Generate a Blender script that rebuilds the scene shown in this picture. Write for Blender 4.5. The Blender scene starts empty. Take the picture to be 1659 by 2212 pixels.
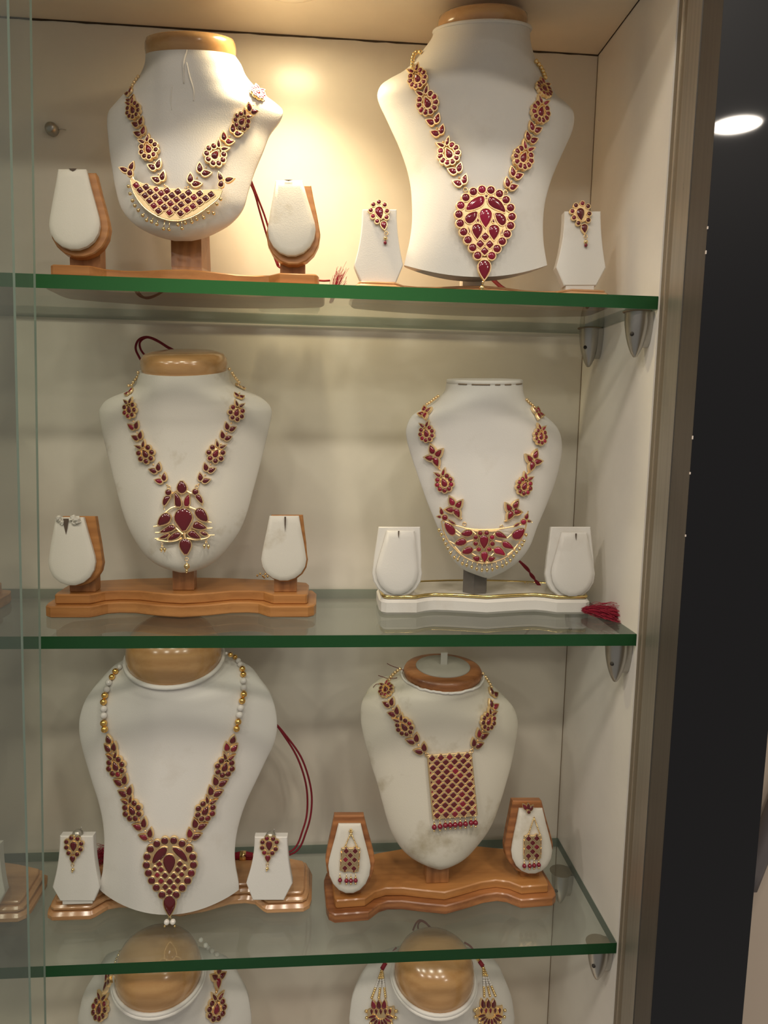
import bpy, math, random
from mathutils import Vector, Matrix
from mathutils.bvhtree import BVHTree
random.seed(7)
SC = bpy.context.scene
COL = SC.collection
# ------------------------------------------------------------------ camera
FW, FH = 1659, 2212
FPX = 1564.7
CAM = Vector((-.3132, -.6795, .0845))
YAW, PITCH, ROLL = .0841, -.1218, .0204
FWD = Vector((math.sin(YAW)*math.cos(PITCH), math.cos(YAW)*math.cos(PITCH), math.sin(PITCH)))
_r = Vector((math.cos(YAW), -math.sin(YAW), 0)); _u = _r.cross(FWD)
RGT = math.cos(ROLL)*_r + math.sin(ROLL)*_u
UPV = -math.sin(ROLL)*_r + math.cos(ROLL)*_u
cd = bpy.data.cameras.new('camera'); co = bpy.data.objects.new('camera', cd); COL.objects.link(co)
cd.sensor_fit = 'VERTICAL'; cd.sensor_height = 36; cd.lens = FPX/FH*36; cd.clip_start = .01
m3 = Matrix((RGT, UPV, -FWD)).transposed()
co.matrix_world = Matrix.Translation(CAM) @ m3.to_4x4()
SC.camera = co
# ------------------------------------------------------------------ world, lamps of the shop, exposure
wd = bpy.data.worlds.new('shop_world'); SC.world = wd; wd.use_nodes = True
wd.node_tree.nodes['Background'].inputs[0].default_value = (1.0, .93, .85, 1)
wd.node_tree.nodes['Background'].inputs[1].default_value = .22
def area(name, loc, size, power, col=(1, .9, .76), aim=None, size_y=None):
    l = bpy.data.lights.new(name, 'AREA'); l.shape = 'DISK'; l.size = size; l.energy = power; l.color = col
    o = bpy.data.objects.new(name, l); COL.objects.link(o); o.location = loc
    if aim: o.rotation_euler = (Vector(aim)-Vector(loc)).to_track_quat('-Z', 'Y').to_euler()
    return o
# round downlights in the ceiling of the shop, in front of the cabinet; last two, at left, added to brighten the side wall
for i, (x, y) in enumerate([(-1.25, -1.0), (-.45, -1.05), (.35, -1.0), (-.9, -1.9), (0.0, -1.9), (.75, -1.8), (1.59, -2.92), (-2.0, -.9), (-2.1, -1.9)]):
    area('shop_and_fill_light', (x, y, 1.5), .22, 7.0 if i < 6 else 11, (1, .9, .77))
SC.view_settings.view_transform = 'Standard'; SC.view_settings.look = 'None'
SC.view_settings.gamma = 1; SC.view_settings.use_curve_mapping = False
SC.view_settings.exposure = 0.0
# ------------------------------------------------------------------ materials
def newmat(name):
    m = bpy.data.materials.new(name); m.use_nodes = True
    nt = m.node_tree; b = nt.nodes['Principled BSDF']
    return m, nt, b
def nd(nt, t, **kw):
    n = nt.nodes.new(t)
    for k, v in kw.items():
        if k in n.inputs: n.inputs[k].default_value = v
        else: setattr(n, k, v)
    return n
def ramp(nt, fac, stops):
    r = nt.nodes.new('ShaderNodeValToRGB'); e = r.color_ramp.elements
    while len(e) < len(stops): e.new(.5)
    for q, (p, c) in zip(e, stops): q.position = p; q.color = (*c, 1)
    nt.links.new(fac, r.inputs[0]); return r.outputs[0]
def mixc(nt, fac, a, b, mode='MIX'):
    n = nt.nodes.new('ShaderNodeMix'); n.data_type = 'RGBA'; n.blend_type = mode
    for s, v in ((0, fac), (6, a), (7, b)):
        if hasattr(v, 'links'): nt.links.new(v, n.inputs[s])
        else: n.inputs[s].default_value = v if s == 0 else (*v, 1)
    return n.outputs[2]
def noise(nt, co_, scale, detail=4, rough=.55):
    n = nd(nt, 'ShaderNodeTexNoise', Scale=scale, Detail=detail, Roughness=rough)
    nt.links.new(co_, n.inputs['Vector']); return n.outputs['Fac']
def bump(nt, b, h, strength, dist):
    n = nd(nt, 'ShaderNodeBump', Strength=strength, Distance=dist)
    nt.links.new(h, n.inputs['Height']); nt.links.new(n.outputs[0], b.inputs['Normal'])
def objco(nt, scale=(1, 1, 1), rot=(0, 0, 0)):
    t = nt.nodes.new('ShaderNodeTexCoord'); m = nt.nodes.new('ShaderNodeMapping')
    m.inputs['Scale'].default_value = scale; m.inputs['Rotation'].default_value = rot
    nt.links.new(t.outputs['Object'], m.inputs[0]); return m.outputs[0]
def m_laminate(name, col, rough=.3, dirt=.1):
    m, nt, b = newmat(name); c = objco(nt)
    f = noise(nt, c, 3.5, 6, .65)
    g = ramp(nt, f, [(.35, tuple(x*(1-dirt) for x in col)), (.6, col)])
    nt.links.new(g, b.inputs['Base Color']); b.inputs['Roughness'].default_value = rough
    bump(nt, b, noise(nt, c, 220, 2), .05, .0004); return m
def m_plain(name, col, rough=.5, metal=0, coat=0, spec=.5):
    m, nt, b = newmat(name)
    b.inputs['Base Color'].default_value = (*col, 1); b.inputs['Roughness'].default_value = rough
    b.inputs['Metallic'].default_value = metal; b.inputs['Coat Weight'].default_value = coat
    b.inputs['Specular IOR Level'].default_value = spec; return m
def m_leather(name, col, stain, amount=.5):
    m, nt, b = newmat(name); c = objco(nt)
    f = noise(nt, c, 16, 5, .6)
    g = ramp(nt, f, [(.30, stain), (.30+.35*amount, col)])
    nt.links.new(g, b.inputs['Base Color']); b.inputs['Roughness'].default_value = .55
    v = nd(nt, 'ShaderNodeTexVoronoi', Scale=900.0); nt.links.new(c, v.inputs['Vector'])
    bump(nt, b, v.outputs['Distance'], .18, .0003); return m
def m_wood(name, dark, light, rough=.35, axis='X', scale=1.0, coat=.2):
    m, nt, b = newmat(name)
    s = {'X': (6, 60, 60), 'Z': (60, 60, 6), 'Y': (60, 6, 60)}[axis]
    c = objco(nt, tuple(q*scale for q in s))
    w = nd(nt, 'ShaderNodeTexWave', Scale=.55, Distortion=6.0, Detail=3.0); w.inputs['Detail Scale'].default_value = .8
    w.bands_direction = 'Z' if axis != 'Z' else 'X'
    nt.links.new(c, w.inputs['Vector'])
    n = noise(nt, c, 3, 5, .7)
    n2 = noise(nt, c, .5, 2, .5); a = mixc(nt, .5, mixc(nt, .78, w.outputs['Color'], n), n2)
    g = ramp(nt, a, [(.32, dark), (.62, light)])
    nt.links.new(g, b.inputs['Base Color']); b.inputs['Roughness'].default_value = rough; b.inputs['Coat Weight'].default_value = coat
    b.inputs['Coat Roughness'].default_value = .15
    bump(nt, b, n, .1, .0003); return m
def m_glass(name, tint, ior=1.5, rough=.0, white=0.0):
    m = bpy.data.materials.new(name); m.use_nodes = True; nt = m.node_tree; nt.nodes.clear()
    o = nt.nodes.new('ShaderNodeOutputMaterial'); mx = nt.nodes.new('ShaderNodeMixShader')
    fr = nd(nt, 'ShaderNodeFresnel', IOR=ior); tr = nt.nodes.new('ShaderNodeBsdfTransparent'); gl = nt.nodes.new('ShaderNodeBsdfGlossy')
    tr.inputs[0].default_value = (*tint, 1); gl.inputs['Roughness'].default_value = rough
    geo = nt.nodes.new('ShaderNodeNewGeometry'); mi = nt.nodes.new('ShaderNodeMix'); mi.inputs[2].default_value = ior; mi.inputs[3].default_value = 1/ior
    nt.links.new(geo.outputs['Backfacing'], mi.inputs[0]); nt.links.new(mi.outputs[0], fr.inputs['IOR'])
    src = tr.outputs[0]
    if white:
        df = nt.nodes.new('ShaderNodeBsdfDiffuse'); df.inputs[0].default_value = (.75, .8, .75, 1)
        m2 = nt.nodes.new('ShaderNodeMixShader'); m2.inputs[0].default_value = white
        nt.links.new(tr.outputs[0], m2.inputs[1]); nt.links.new(df.outputs[0], m2.inputs[2]); src = m2.outputs[0]
    nt.links.new(fr.outputs[0], mx.inputs[0]); nt.links.new(src, mx.inputs[1]); nt.links.new(gl.outputs[0], mx.inputs[2])
    nt.links.new(mx.outputs[0], o.inputs[0]); return m
def m_glass_edge(name, col, tl):
    m, nt, b = newmat(name)
    b.inputs['Base Color'].default_value = (*col, 1); b.inputs['Roughness'].default_value = .25
    t = nt.nodes.new('ShaderNodeBsdfTranslucent'); t.inputs[0].default_value = (*tl, 1)
    mx = nt.nodes.new('ShaderNodeMixShader'); mx.inputs[0].default_value = .5
    nt.links.new(b.outputs[0], mx.inputs[1]); nt.links.new(t.outputs[0], mx.inputs[2])
    nt.links.new(mx.outputs[0], nt.nodes['Material Output'].inputs[0]); return m
def m_gem(name, col, col2):
    m, nt, b = newmat(name)
    i = nt.nodes.new('ShaderNodeObjectInfo')
    g = ramp(nt, i.outputs['Random'], [(0, col), (.75, col), (1, col2)])
    nt.links.new(g, b.inputs['Base Color']); b.inputs['Roughness'].default_value = .12
    b.inputs['Coat Weight'].default_value = .6; b.inputs['Coat Roughness'].default_value = .03
    b.inputs['Specular IOR Level'].default_value = .6; return m
def m_gold(name, col, rough):
    m, nt, b = newmat(name); c = objco(nt)
    b.inputs['Base Color'].default_value = (*col, 1); b.inputs['Metallic'].default_value = 1; b.inputs['Roughness'].default_value = rough
    return m
def m_metalbrushed(name, col, rough, metal=.85, dirt=None):
    m, nt, b = newmat(name); c = objco(nt, (300, 300, 3))
    n = noise(nt, c, 1.0, 4)
    g = ramp(nt, n, [(.3, tuple(x*.8 for x in col)), (.7, col)])
    if dirt:
        c2 = objco(nt, (160, 160, 28)); d = noise(nt, c2, 1.0, 5, .7)
        c3 = objco(nt, (1, 1, 1)); sx = nt.nodes.new('ShaderNodeSeparateXYZ'); nt.links.new(c3, sx.inputs[0])
        mr = nd(nt, 'ShaderNodeMapRange'); mr.inputs['From Min'].default_value = -.25; mr.inputs['From Max'].default_value = -.5
        nt.links.new(sx.outputs['Z'], mr.inputs['Value'])
        ad = nd(nt, 'ShaderNodeMath', operation='MULTIPLY_ADD'); nt.links.new(mr.outputs[0], ad.inputs[0]); ad.inputs[1].default_value = .1
        nt.links.new(d, ad.inputs[2])
        k = ramp(nt, ad.outputs[0], [(.70, (0, 0, 0)), (.76, (1, 1, 1))])
        g = mixc(nt, k, g, dirt)
    nt.links.new(g, b.inputs['Base Color']); b.inputs['Metallic'].default_value = metal; b.inputs['Roughness'].default_value = rough
    return m
M = dict(
    wall=m_laminate('cream_laminate', (.80, .745, .64), .27), side=m_laminate('side_laminate', (.86, .82, .75), .32),
    ceil=m_laminate('ceiling_laminate', (.80, .70, .55), .4, .12), seam=m_plain('dark_seam', (.055, .035, .018), .9),
    seam2=m_plain('brown_seam', (.22, .16, .10), .8),
    glass=m_glass('shelf_glass', (.90, .93, .91), 1.5, 0, .035), edge=m_glass_edge('green_glass_edge', (.008, .042, .016), (.055, .26, .10)),
    edge2=m_glass_edge('pale_glass_edge', (.16, .21, .175), (.30, .40, .33)),
    pane=m_glass('door_glass', (.94, .948, .928), 1.45, 0, .02), paneedge=m_glass_edge('door_glass_edge', (.10, .15, .13), (.5, .62, .55)),
    alu=m_metalbrushed('aluminium', (.45, .42, .37), .42, .8, (.03, .025, .02)), track=m_metalbrushed('track_metal', (.27, .225, .165), .5, .5),
    rib=m_plain('bright_rib', (.8, .72, .6), .3, .8), darkstrip=m_metalbrushed('dark_strip', (.10, .085, .07), .45, .2),
    black=m_plain('black_laminate', (.006, .006, .008), .35, 0, .55, .2), beige=m_laminate('beige_paint', (.55, .45, .36), .6, .05),
    rail=m_plain('grey_rail', (.16, .14, .14), .45, .3),
    chrome=m_plain('chrome', (.46, .445, .41), .32, 1), hole=m_plain('dark_hole', (.03, .025, .02), .7),
    white=m_leather('white_leather', (.70, .67, .615), (.60, .56, .48), .4),
    whiteB=m_leather('bright_leather', (.71, .685, .635), (.65, .615, .555), .4),
    ivory=m_leather('aged_leather', (.68, .645, .56), (.50, .44, .33), .35),
    grime=m_leather('soiled_leather', (.64, .60, .50), (.40, .345, .235), .45),
    pine=m_wood('orange_pine', (.31, .12, .03), (.50, .225, .066), .4), beech=m_wood('honey_beech', (.40, .195, .08), (.57, .32, .15), .25, coat=.5),
    oak=m_wood('ribbed_pine', (.15, .045, .013), (.44, .18, .06), .4), capw=m_wood('cap_wood', (.40, .20, .068), (.56, .32, .13), .22, scale=.8, coat=.7),
    pinez=m_wood('upright_pine', (.21, .08, .024), (.40, .175, .06), .4, 'Z'),
    post=m_plain('grey_post', (.15, .135, .12), .5), gold=m_gold('pale_gold', (.98, .735, .41), .36), bead=m_gold('bead_gold', (.95, .70, .33), .18),
    rich=m_gold('rich_gold', (.93, .58, .18), .16), pearl=m_plain('pearl', (.74, .70, .65), .14, 0, 1),
    trim=m_gold('brass_trim', (.80, .62, .26), .2), gem=m_gem('ruby', (.105, .004, .008), (.26, .006, .026)),
    gemB=m_gem('bright_ruby', (.20, .003, .018), (.36, .006, .045)),
    redbead=m_plain('red_bead', (.20, .006, .022), .12, 0, .5), cord=m_plain('red_cord', (.22, .008, .020), .7), silk=m_plain('red_silk', (.33, .006, .03), .6),
    thread=m_plain('brown_thread', (.12, .02, .02), .8), glue=m_plain('glue', (.72, .69, .63), .35), slit=m_plain('slit', (.10, .07, .05), .9),
    plate=m_leather('grey_felt', (.36, .335, .28), (.29, .27, .22)), tag=m_plain('clear_tag', (.45, .43, .38), .3),
    clip=m_plain('clip_metal', (.42, .40, .34), .3, .6),
    plastic=m_glass('clear_plastic', (.9, .9, .9), 1.45, .05, .06), tissue=m_plain('tissue', (.75, .66, .6), .8),
)
def lampmat():
    m = bpy.data.materials.new('lamp_glow'); m.use_nodes = True; nt = m.node_tree; nt.nodes.clear()
    o = nt.nodes.new('ShaderNodeOutputMaterial'); e = nt.nodes.new('ShaderNodeEmission')
    e.inputs[0].default_value = (1, .80, .48, 1); e.inputs[1].default_value = 36
    nt.links.new(e.outputs[0], o.inputs[0]); return m
M['glow'] = lampmat()
# ------------------------------------------------------------------ pixel rays and small maths
def ray(x, y): return (((x-FW/2)*RGT - (y-FH/2)*UPV)/FPX + FWD)
def on_y(x, y, Y): d = ray(x, y); return CAM + d*((Y-CAM.y)/d.y)
def on_z(x, y, Z): d = ray(x, y); return CAM + d*((Z-CAM.z)/d.z)
def on_plane(x, y, o, n): d = ray(x, y); return CAM + d*((o-CAM).dot(n)/d.dot(n))
def sm(a, b, x): t = min(1, max(0, (x-a)/(b-a))); return t*t*(3-2*t)
def cat(P, n, closed=False):
    out = []; N = len(P)
    for i in range(N if closed else N-1):
        if closed: a, b, c, d = P[i-1], P[i], P[(i+1) % N], P[(i+2) % N]
        else: a, b, c, d = P[max(i-1, 0)], P[i], P[i+1], P[min(i+2, N-1)]
        for k in range(n):
            t = k/n
            out.append(tuple(.5*(2*q+(r-p)*t+(2*p-5*q+4*r-s)*t*t+(3*q-p-3*r+s)*t**3) for p, q, r, s in zip(a, b, c, d)))
    if not closed: out.append(tuple(P[-1]))
    return out
def chaikin(P, it=1, k=.25):
    for _ in range(it):
        Q = []
        for i in range(len(P)):
            a, b = P[i], P[(i+1) % len(P)]
            Q += [(a[0]+(b[0]-a[0])*k, a[1]+(b[1]-a[1])*k), (a[0]+(b[0]-a[0])*(1-k), a[1]+(b[1]-a[1])*(1-k))]
        P = Q
    return P
def ccw(P):
    A = sum(P[i-1][0]*P[i][1]-P[i][0]*P[i-1][1] for i in range(len(P)))
    return P if A > 0 else P[::-1]
def offset(P, d):
    out = []; N = len(P)
    for i in range(N):
        a, b, c = P[i-1], P[i], P[(i+1) % N]
        e1 = Vector((b[0]-a[0], b[1]-a[1])); e2 = Vector((c[0]-b[0], c[1]-b[1]))
        if e1.length < 1e-9 or e2.length < 1e-9: out.append(b); continue
        e1.normalize(); e2.normalize()
        n = Vector((e1.y+e2.y, -e1.x-e2.x)); L = n.length
        if L < .2: out.append(b); continue
        n /= L; k = d/max(.45, n.dot(Vector((e1.y, -e1.x))))
        out.append((b[0]+n.x*k, b[1]+n.y*k))
    return out
def tear(cx, cy, w, h, ang=0, n=18):          # tip up; ang clockwise in degrees; y up
    P = []; a = math.radians(ang)
    for i in range(n):
        t = 2*math.pi*i/n
        x = -(w/2)/.77*math.sin(t)*math.sin(t/2) if t <= math.pi else (w/2)/.77*abs(math.sin(t))*math.sin(t/2)
        y = h/2*math.cos(t)
        P.append((cx+x*math.cos(a)+y*math.sin(a), cy-x*math.sin(a)+y*math.cos(a)))
    return P
def circ(cx, cy, r, n=14): return [(cx+r*math.cos(2*math.pi*i/n), cy+r*math.sin(2*math.pi*i/n)) for i in range(n)]
# ------------------------------------------------------------------ object helpers
W = {}
def link(o, parent, Mw, name=None):
    COL.objects.link(o); W[o.name] = Mw
    if parent is not None: o.parent = parent; o.matrix_basis = W[parent.name].inverted() @ Mw
    else: o.matrix_basis = Mw
    return o
def empty(name, loc, label, category, group=None):
    o = bpy.data.objects.new(name, None); o.empty_display_size = .02
    o['label'] = label; o['category'] = category
    if group: o['group'] = group
    return link(o, None, Matrix.Translation(Vector(loc)))
def medata(name, V, F, mats, smooth=True, fm=None):
    me = bpy.data.meshes.new(name); me.from_pydata([tuple(v) for v in V], [], F)
    for m in (mats if isinstance(mats, (list, tuple)) else [mats]): me.materials.append(m)
    me.polygons.foreach_set('use_smooth', [smooth]*len(me.polygons))
    if fm: me.polygons.foreach_set('material_index', fm)
    me.update(); return me
def obj(name, V, F, mat, parent=None, smooth=True, fm=None, Mw=None, sharp=None, **props):
    """V in world space unless Mw given (then V local to Mw)."""
    if Mw is None:
        if parent is not None: Mw = W[parent.name].copy()
        else:
            c = Vector((sum(v[0] for v in V)/len(V), sum(v[1] for v in V)/len(V), min(v[2] for v in V))); Mw = Matrix.Translation(c)
        inv = Mw.inverted(); V = [inv @ Vector(v) for v in V]
    me = medata(name, V, F, mat, smooth, fm)
    if sharp: me.set_sharp_from_angle(angle=math.radians(sharp))
    o = bpy.data.objects.new(name, me)
    for k, v in props.items(): o[k] = v
    return link(o, parent, Mw)
def loft(rows, cap0=True, cap1=True):
    n = len(rows[0]); V = [v for r in rows for v in r]; F = []
    for i in range(len(rows)-1):
        for j in range(n):
            k = (j+1) % n; F.append((i*n+j, i*n+k, (i+1)*n+k, (i+1)*n+j))
    if cap0: F.append(tuple(range(n))[::-1])
    if cap1: F.append(tuple(range((len(rows)-1)*n, len(rows)*n)))
    return V, F
def box(x0, x1, y0, y1, z0, z1):
    V = [(x, y, z) for z in (z0, z1) for y in (y0, y1) for x in (x0, x1)]
    return V, [(0, 2, 3, 1), (4, 5, 7, 6), (0, 1, 5, 4), (2, 6, 7, 3), (0, 4, 6, 2), (1, 3, 7, 5)]
def prism(P, z0, z1, e=.001, tf=lambda u, v, w: (u, v, w)):
    P = ccw(list(P)); I = offset(P, -e)
    rows = [[tf(u, v, z0) for u, v in I], [tf(u, v, z0+e) for u, v in P], [tf(u, v, z1-e) for u, v in P], [tf(u, v, z1) for u, v in I]]
    return loft(rows)
def tube(P, r, n=6, caps=True):
    P = [Vector(p) for p in P]; rows = []; up = None
    for i, p in enumerate(P):
        t = (P[min(i+1, len(P)-1)]-P[max(i-1, 0)])
        t = t.normalized() if t.length > 1e-9 else Vector((0, 0, 1))
        if up is None: up = t.orthogonal().normalized()
        up = (up - t*up.dot(t)); up = up.normalized() if up.length > 1e-6 else t.orthogonal().normalized()
        s = t.cross(up); rr = r(i/(len(P)-1)) if callable(r) else r
        rows.append([p+rr*(math.cos(2*math.pi*k/n)*up+math.sin(2*math.pi*k/n)*s) for k in range(n)])
    return loft(rows, caps, caps)
def sphere(c, r, nu=10, nv=7, sz=1.0):
    c = Vector(c); rows = []
    for i in range(1, nv):
        a = math.pi*i/nv; rows.append([c+Vector((r*math.sin(a)*math.cos(2*math.pi*j/nu), r*math.sin(a)*math.sin(2*math.pi*j/nu), -r*sz*math.cos(a))) for j in range(nu)])
    V, F = loft(rows, False, False); b = len(V); V += [c-Vector((0, 0, r*sz)), c+Vector((0, 0, r*sz))]
    for j in range(nu):
        k = (j+1) % nu; F.append((b, k, j)); F.append((b+1, (nv-2)*nu+j, (nv-2)*nu+k))
    return V, F
class Acc:
    def __init__(s): s.V = []; s.F = []
    def add(s, VF): b = len(s.V); s.V += list(VF[0]); s.F += [tuple(i+b for i in f) for f in VF[1]]; return s
    def obj(s, name, mat, parent=None, **k): return obj(name, s.V, s.F, mat, parent, **k)
SPH = {}
def ball(name, c, r, mat, parent, n=12, sz=1.0, **props):
    key = (mat.name, n, sz)
    if key not in SPH: SPH[key] = medata('bead', *sphere((0, 0, 0), 1, n, max(6, n*2//3), sz), mat)
    o = bpy.data.objects.new(name, SPH[key])
    for k, v in props.items(): o[k] = v
    return link(o, parent, Matrix.Translation(Vector(c)) @ Matrix.Scale(r, 4))
def struct(name, VF, mat, parent=None, smooth=False, fm=None, **k):
    o = obj(name, VF[0], VF[1], mat, parent, smooth, fm, **k)
    if parent is None: o['kind'] = 'structure'
    return o
# ------------------------------------------------------------------ the cabinet
D, ZC, Z1, Z2, Z3, Z4, T = .1985, .5146, .2086, -.1191, -.4540, -.786, .012
XL = -1.05
struct('wall_back', box(XL-.02, .02, D, D+.018, -.86, ZC+.02), M['wall'])
struct('wall_right', box(0, .018, 0, D, -.86, ZC), M['side'])
struct('wall_left', box(XL-.018, XL, 0, D, -.86, ZC), M['side'])
struct('ceiling', box(XL-.018, .018, -.08, D, ZC, ZC+.018), M['ceil'])
struct('floor', box(XL-.018, .018, -.02, D, Z4-.018, Z4), M['side'])
def jag(n, x0, x1, f):
    return [f(x0+(x1-x0)*i/n) for i in range(n+1)]
random.seed(3)
# rough dark joint between ceiling and back wall, thin joint in the corner, joint along the side panel
rows = []
for i in range(90):
    x = XL+(-XL)*i/89; h = .0012+random.random()*.0009
    rows.append([(x, D-.0008, ZC-h), (x, D+.001, ZC-h), (x, D+.001, ZC-.0001), (x, D-.0008, ZC-.0001)])
struct('trim_1', loft(rows), M['seam'])
struct('trim_2', box(-.0007, 0, D-.0007, D, -.78, ZC), M['seam2'])
struct('trim_3', box(-.0008, 0, 0, D, ZC-.0008, ZC), M['seam'])
# aluminium door frame at the right: two tracks, ribs, bar, dark return, black pillar, beige wall
struct('trim_4', box(.0015, .02, -.0205, 0, -.9, .62), M['track'])
for y in (-.0095, -.0205): struct('trim_5', box(.0003, .006, y-.0003, y+.0003, -.9, .62), M['rib'])
V, F = prism([(-.0005, -.0212), (.02, -.0212), (.02, -.0475), (-.0005, -.0475)], -.9, .62, .0008)
struct('trim_6', (V, F), M['alu'])
struct('trim_7', box(.0012, .02, -.0490, -.0475, -.9, .62), M['hole'])
struct('trim_8', box(0, .02, -.0815, -.0490, -.9, .62), M['darkstrip'])
V, F = prism([(-.0002, -.082), (.091, -.082), (.091, -.03), (-.0002, -.03)][::-1], -.95, .75, .0006)
for i, v in enumerate(V):
    if v[0] < .02 and v[1] > -.05: V[i] = (v[0]+.0205, v[1], v[2])
struct('wall_pillar', (V, F), M['black'])
struct('wall_far', box(.091, .75, .0, .02, -1.0, .9), M['beige'])
# slanting grey rail on the beige wall
a = on_y(1626, 1880, -.012); b = on_y(1680, 1742, -.012)
Vr, Fr = tube([a+(a-b)*.25, a, b, b+(b-a)*3], .0105, 8)
o = obj('handrail', Vr, Fr, M['rail'], label='slanting grey rail on the beige wall right of the black pillar', category='rail')
# chips in the black laminate edge
random.seed(5)
# glass shelves
def shelf(name, z, label):
    V, F = box(XL, -.0004, 0, D-.004, z-T, z)
    fm = [0, 0, 1, 2, 1, 2]
    o = obj(name, V, F, [M['glass'], M['edge'], M['edge2']], None, False, fm, label=label, category='shelf', group='green-edged glass shelves')
    return o
shelf('glass_shelf', Z1, 'green-edged glass shelf carrying the two topmost necklace stands')
shelf('glass_shelf', Z2, 'green-edged glass shelf in the middle, between the other two shelves')
shelf('glass_shelf', Z3, 'lowest green-edged glass shelf, with wooden domes showing beneath it')
# sliding glass doors pushed to the left
def pane(y, top, bot, label):
    a, b = on_y(*top, y), on_y(*bot, y); k = (a.x-b.x)/(a.z-b.z)
    V, F = box(XL, 0, y-.0025, y+.0025, -.88, .60)
    V = [(a.x+(v[2]-a.z)*k if v[0] == 0 else v[0], v[1], v[2]) for v in V]
    obj('sliding_glass_door', V, F, [M['pane'], M['paneedge']], None, False, [1, 1, 0, 0, 1, 1], label=label, category='glass door', group='sliding glass doors')
pane(-.015, (66, 0), (98, 2212), 'inner sliding glass door, its edge the right one of two upright glass edges at left')
pane(-.034, (17, 0), (66, 2212), 'outer sliding glass door, its edge the left one of two upright glass edges at left')
# shelf brackets
def bracket(y, z, label):
    r = empty('shelf_bracket', (0, y, z-T), label, 'bracket', 'chrome shelf brackets')
    def sec(rx, ry, zz, cx): return [(cx+rx*math.cos(2*math.pi*k/18), y+ry*math.sin(2*math.pi*k/18), zz) for k in range(18)]
    rows = []
    for i in range(13):
        t = i/12; f = (1-t**2.1)**.85
        rows.append(sec(.0098*f+.0020, .0100*f+.0022, z-T-.0008-.042*t, -.0125))
    rows.append(sec(.0011, .0013, z-T-.0434, -.0125))
    obj('bracket_body', *loft(rows[::-1]), M['chrome'], r, sharp=60)
    pl = [[(x, y+s_*(.0088*(1-(i/10)**2)**.7+.0012), z-T-.0008-.033*i/10) for x, s_ in ((-.0110, -1), (-.0003, -1), (-.0003, 1), (-.0110, 1))] for i in range(11)]
    obj('wall_plate', *loft(pl[::-1]), M['chrome'], r, False)
    V, F = loft([sec(.0135, .0132, z-T-.0008, -.0128), sec(.0138, .0135, z-T-.0001, -.0128)])
    obj('rubber_pad', V, F, M['seam2'], r, False)
    s = sphere((-.0195, y-.0066, z-T-.022), .0022, 8, 6)
    obj('set_screw', *s, M['hole'], r)
YF, YB = .017, .143
bracket(YF, Z1, 'chrome bracket under the top glass shelf, nearest the door frame')
bracket(YB, Z1, 'chrome bracket under the top glass shelf, near the back corner')
bracket(YF, Z2, 'chrome bracket under the middle shelf beside the door frame')
bracket(YB, Z2, 'chrome bracket at the back of the middle shelf, behind the red tassel')
bracket(YF, Z3, 'dull chrome bracket gripping the front of the lowest glass shelf')
bracket(YB, Z3, 'dull chrome bracket at the back corner of the lowest glass shelf')
# recessed downlight in the cabinet ceiling
LX, LY = -.352, .094
r = empty('downlight', (LX, LY, ZC), 'round recessed downlight in the cabinet ceiling above the left stand', 'lamp')
rows = []
for rad, z in ((.036, 0), (.0365, -.0025), (.033, -.0035), (.029, -.002), (.027, .0)):
    rows.append([(LX+rad*math.cos(2*math.pi*k/32), LY+rad*math.sin(2*math.pi*k/32), ZC+z) for k in range(32)])
obj('lamp_rim', *loft(rows, False, False), M['ceil'], r)
obj('lamp_lens', [(LX+.0275*math.cos(2*math.pi*k/32), LY+.0275*math.sin(2*math.pi*k/32), ZC-.0006) for k in range(32)], [tuple(range(32))[::-1]], M['glow'], r, False)
l = bpy.data.lights.new('downlight_beam', 'SPOT'); l.energy = 9.5; l.color = (1, .80, .50); l.spot_size = math.radians(122); l.spot_blend = 1.0; l.shadow_soft_size = .022
lo = bpy.data.objects.new('downlight_beam', l); link(lo, r, Matrix.Translation((LX, LY, ZC-.006)))
# chrome stud on the back wall
p = on_y(115, 282, D)
r = empty('wall_stud', p, 'small round chrome stud on the back wall, left of the top stand', 'knob')
rows = [[(p.x+rr*math.cos(2*math.pi*k/20), D-d, p.z+rr*math.sin(2*math.pi*k/20)) for k in range(20)] for rr, d in ((.0065, 0), (.0072, .002), (.0070, .006), (.0058, .0095), (.0035, .0115), (.001, .012))]
obj('stud_head', *loft(rows, False, True), M['chrome'], r)
obj('wire', *tube([p+Vector((.004, -.004, -.001)), p+Vector((.010, -.003, .001)), p+Vector((.014, -.001, .001))], .0004, 5), M['chrome'], r)
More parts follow.
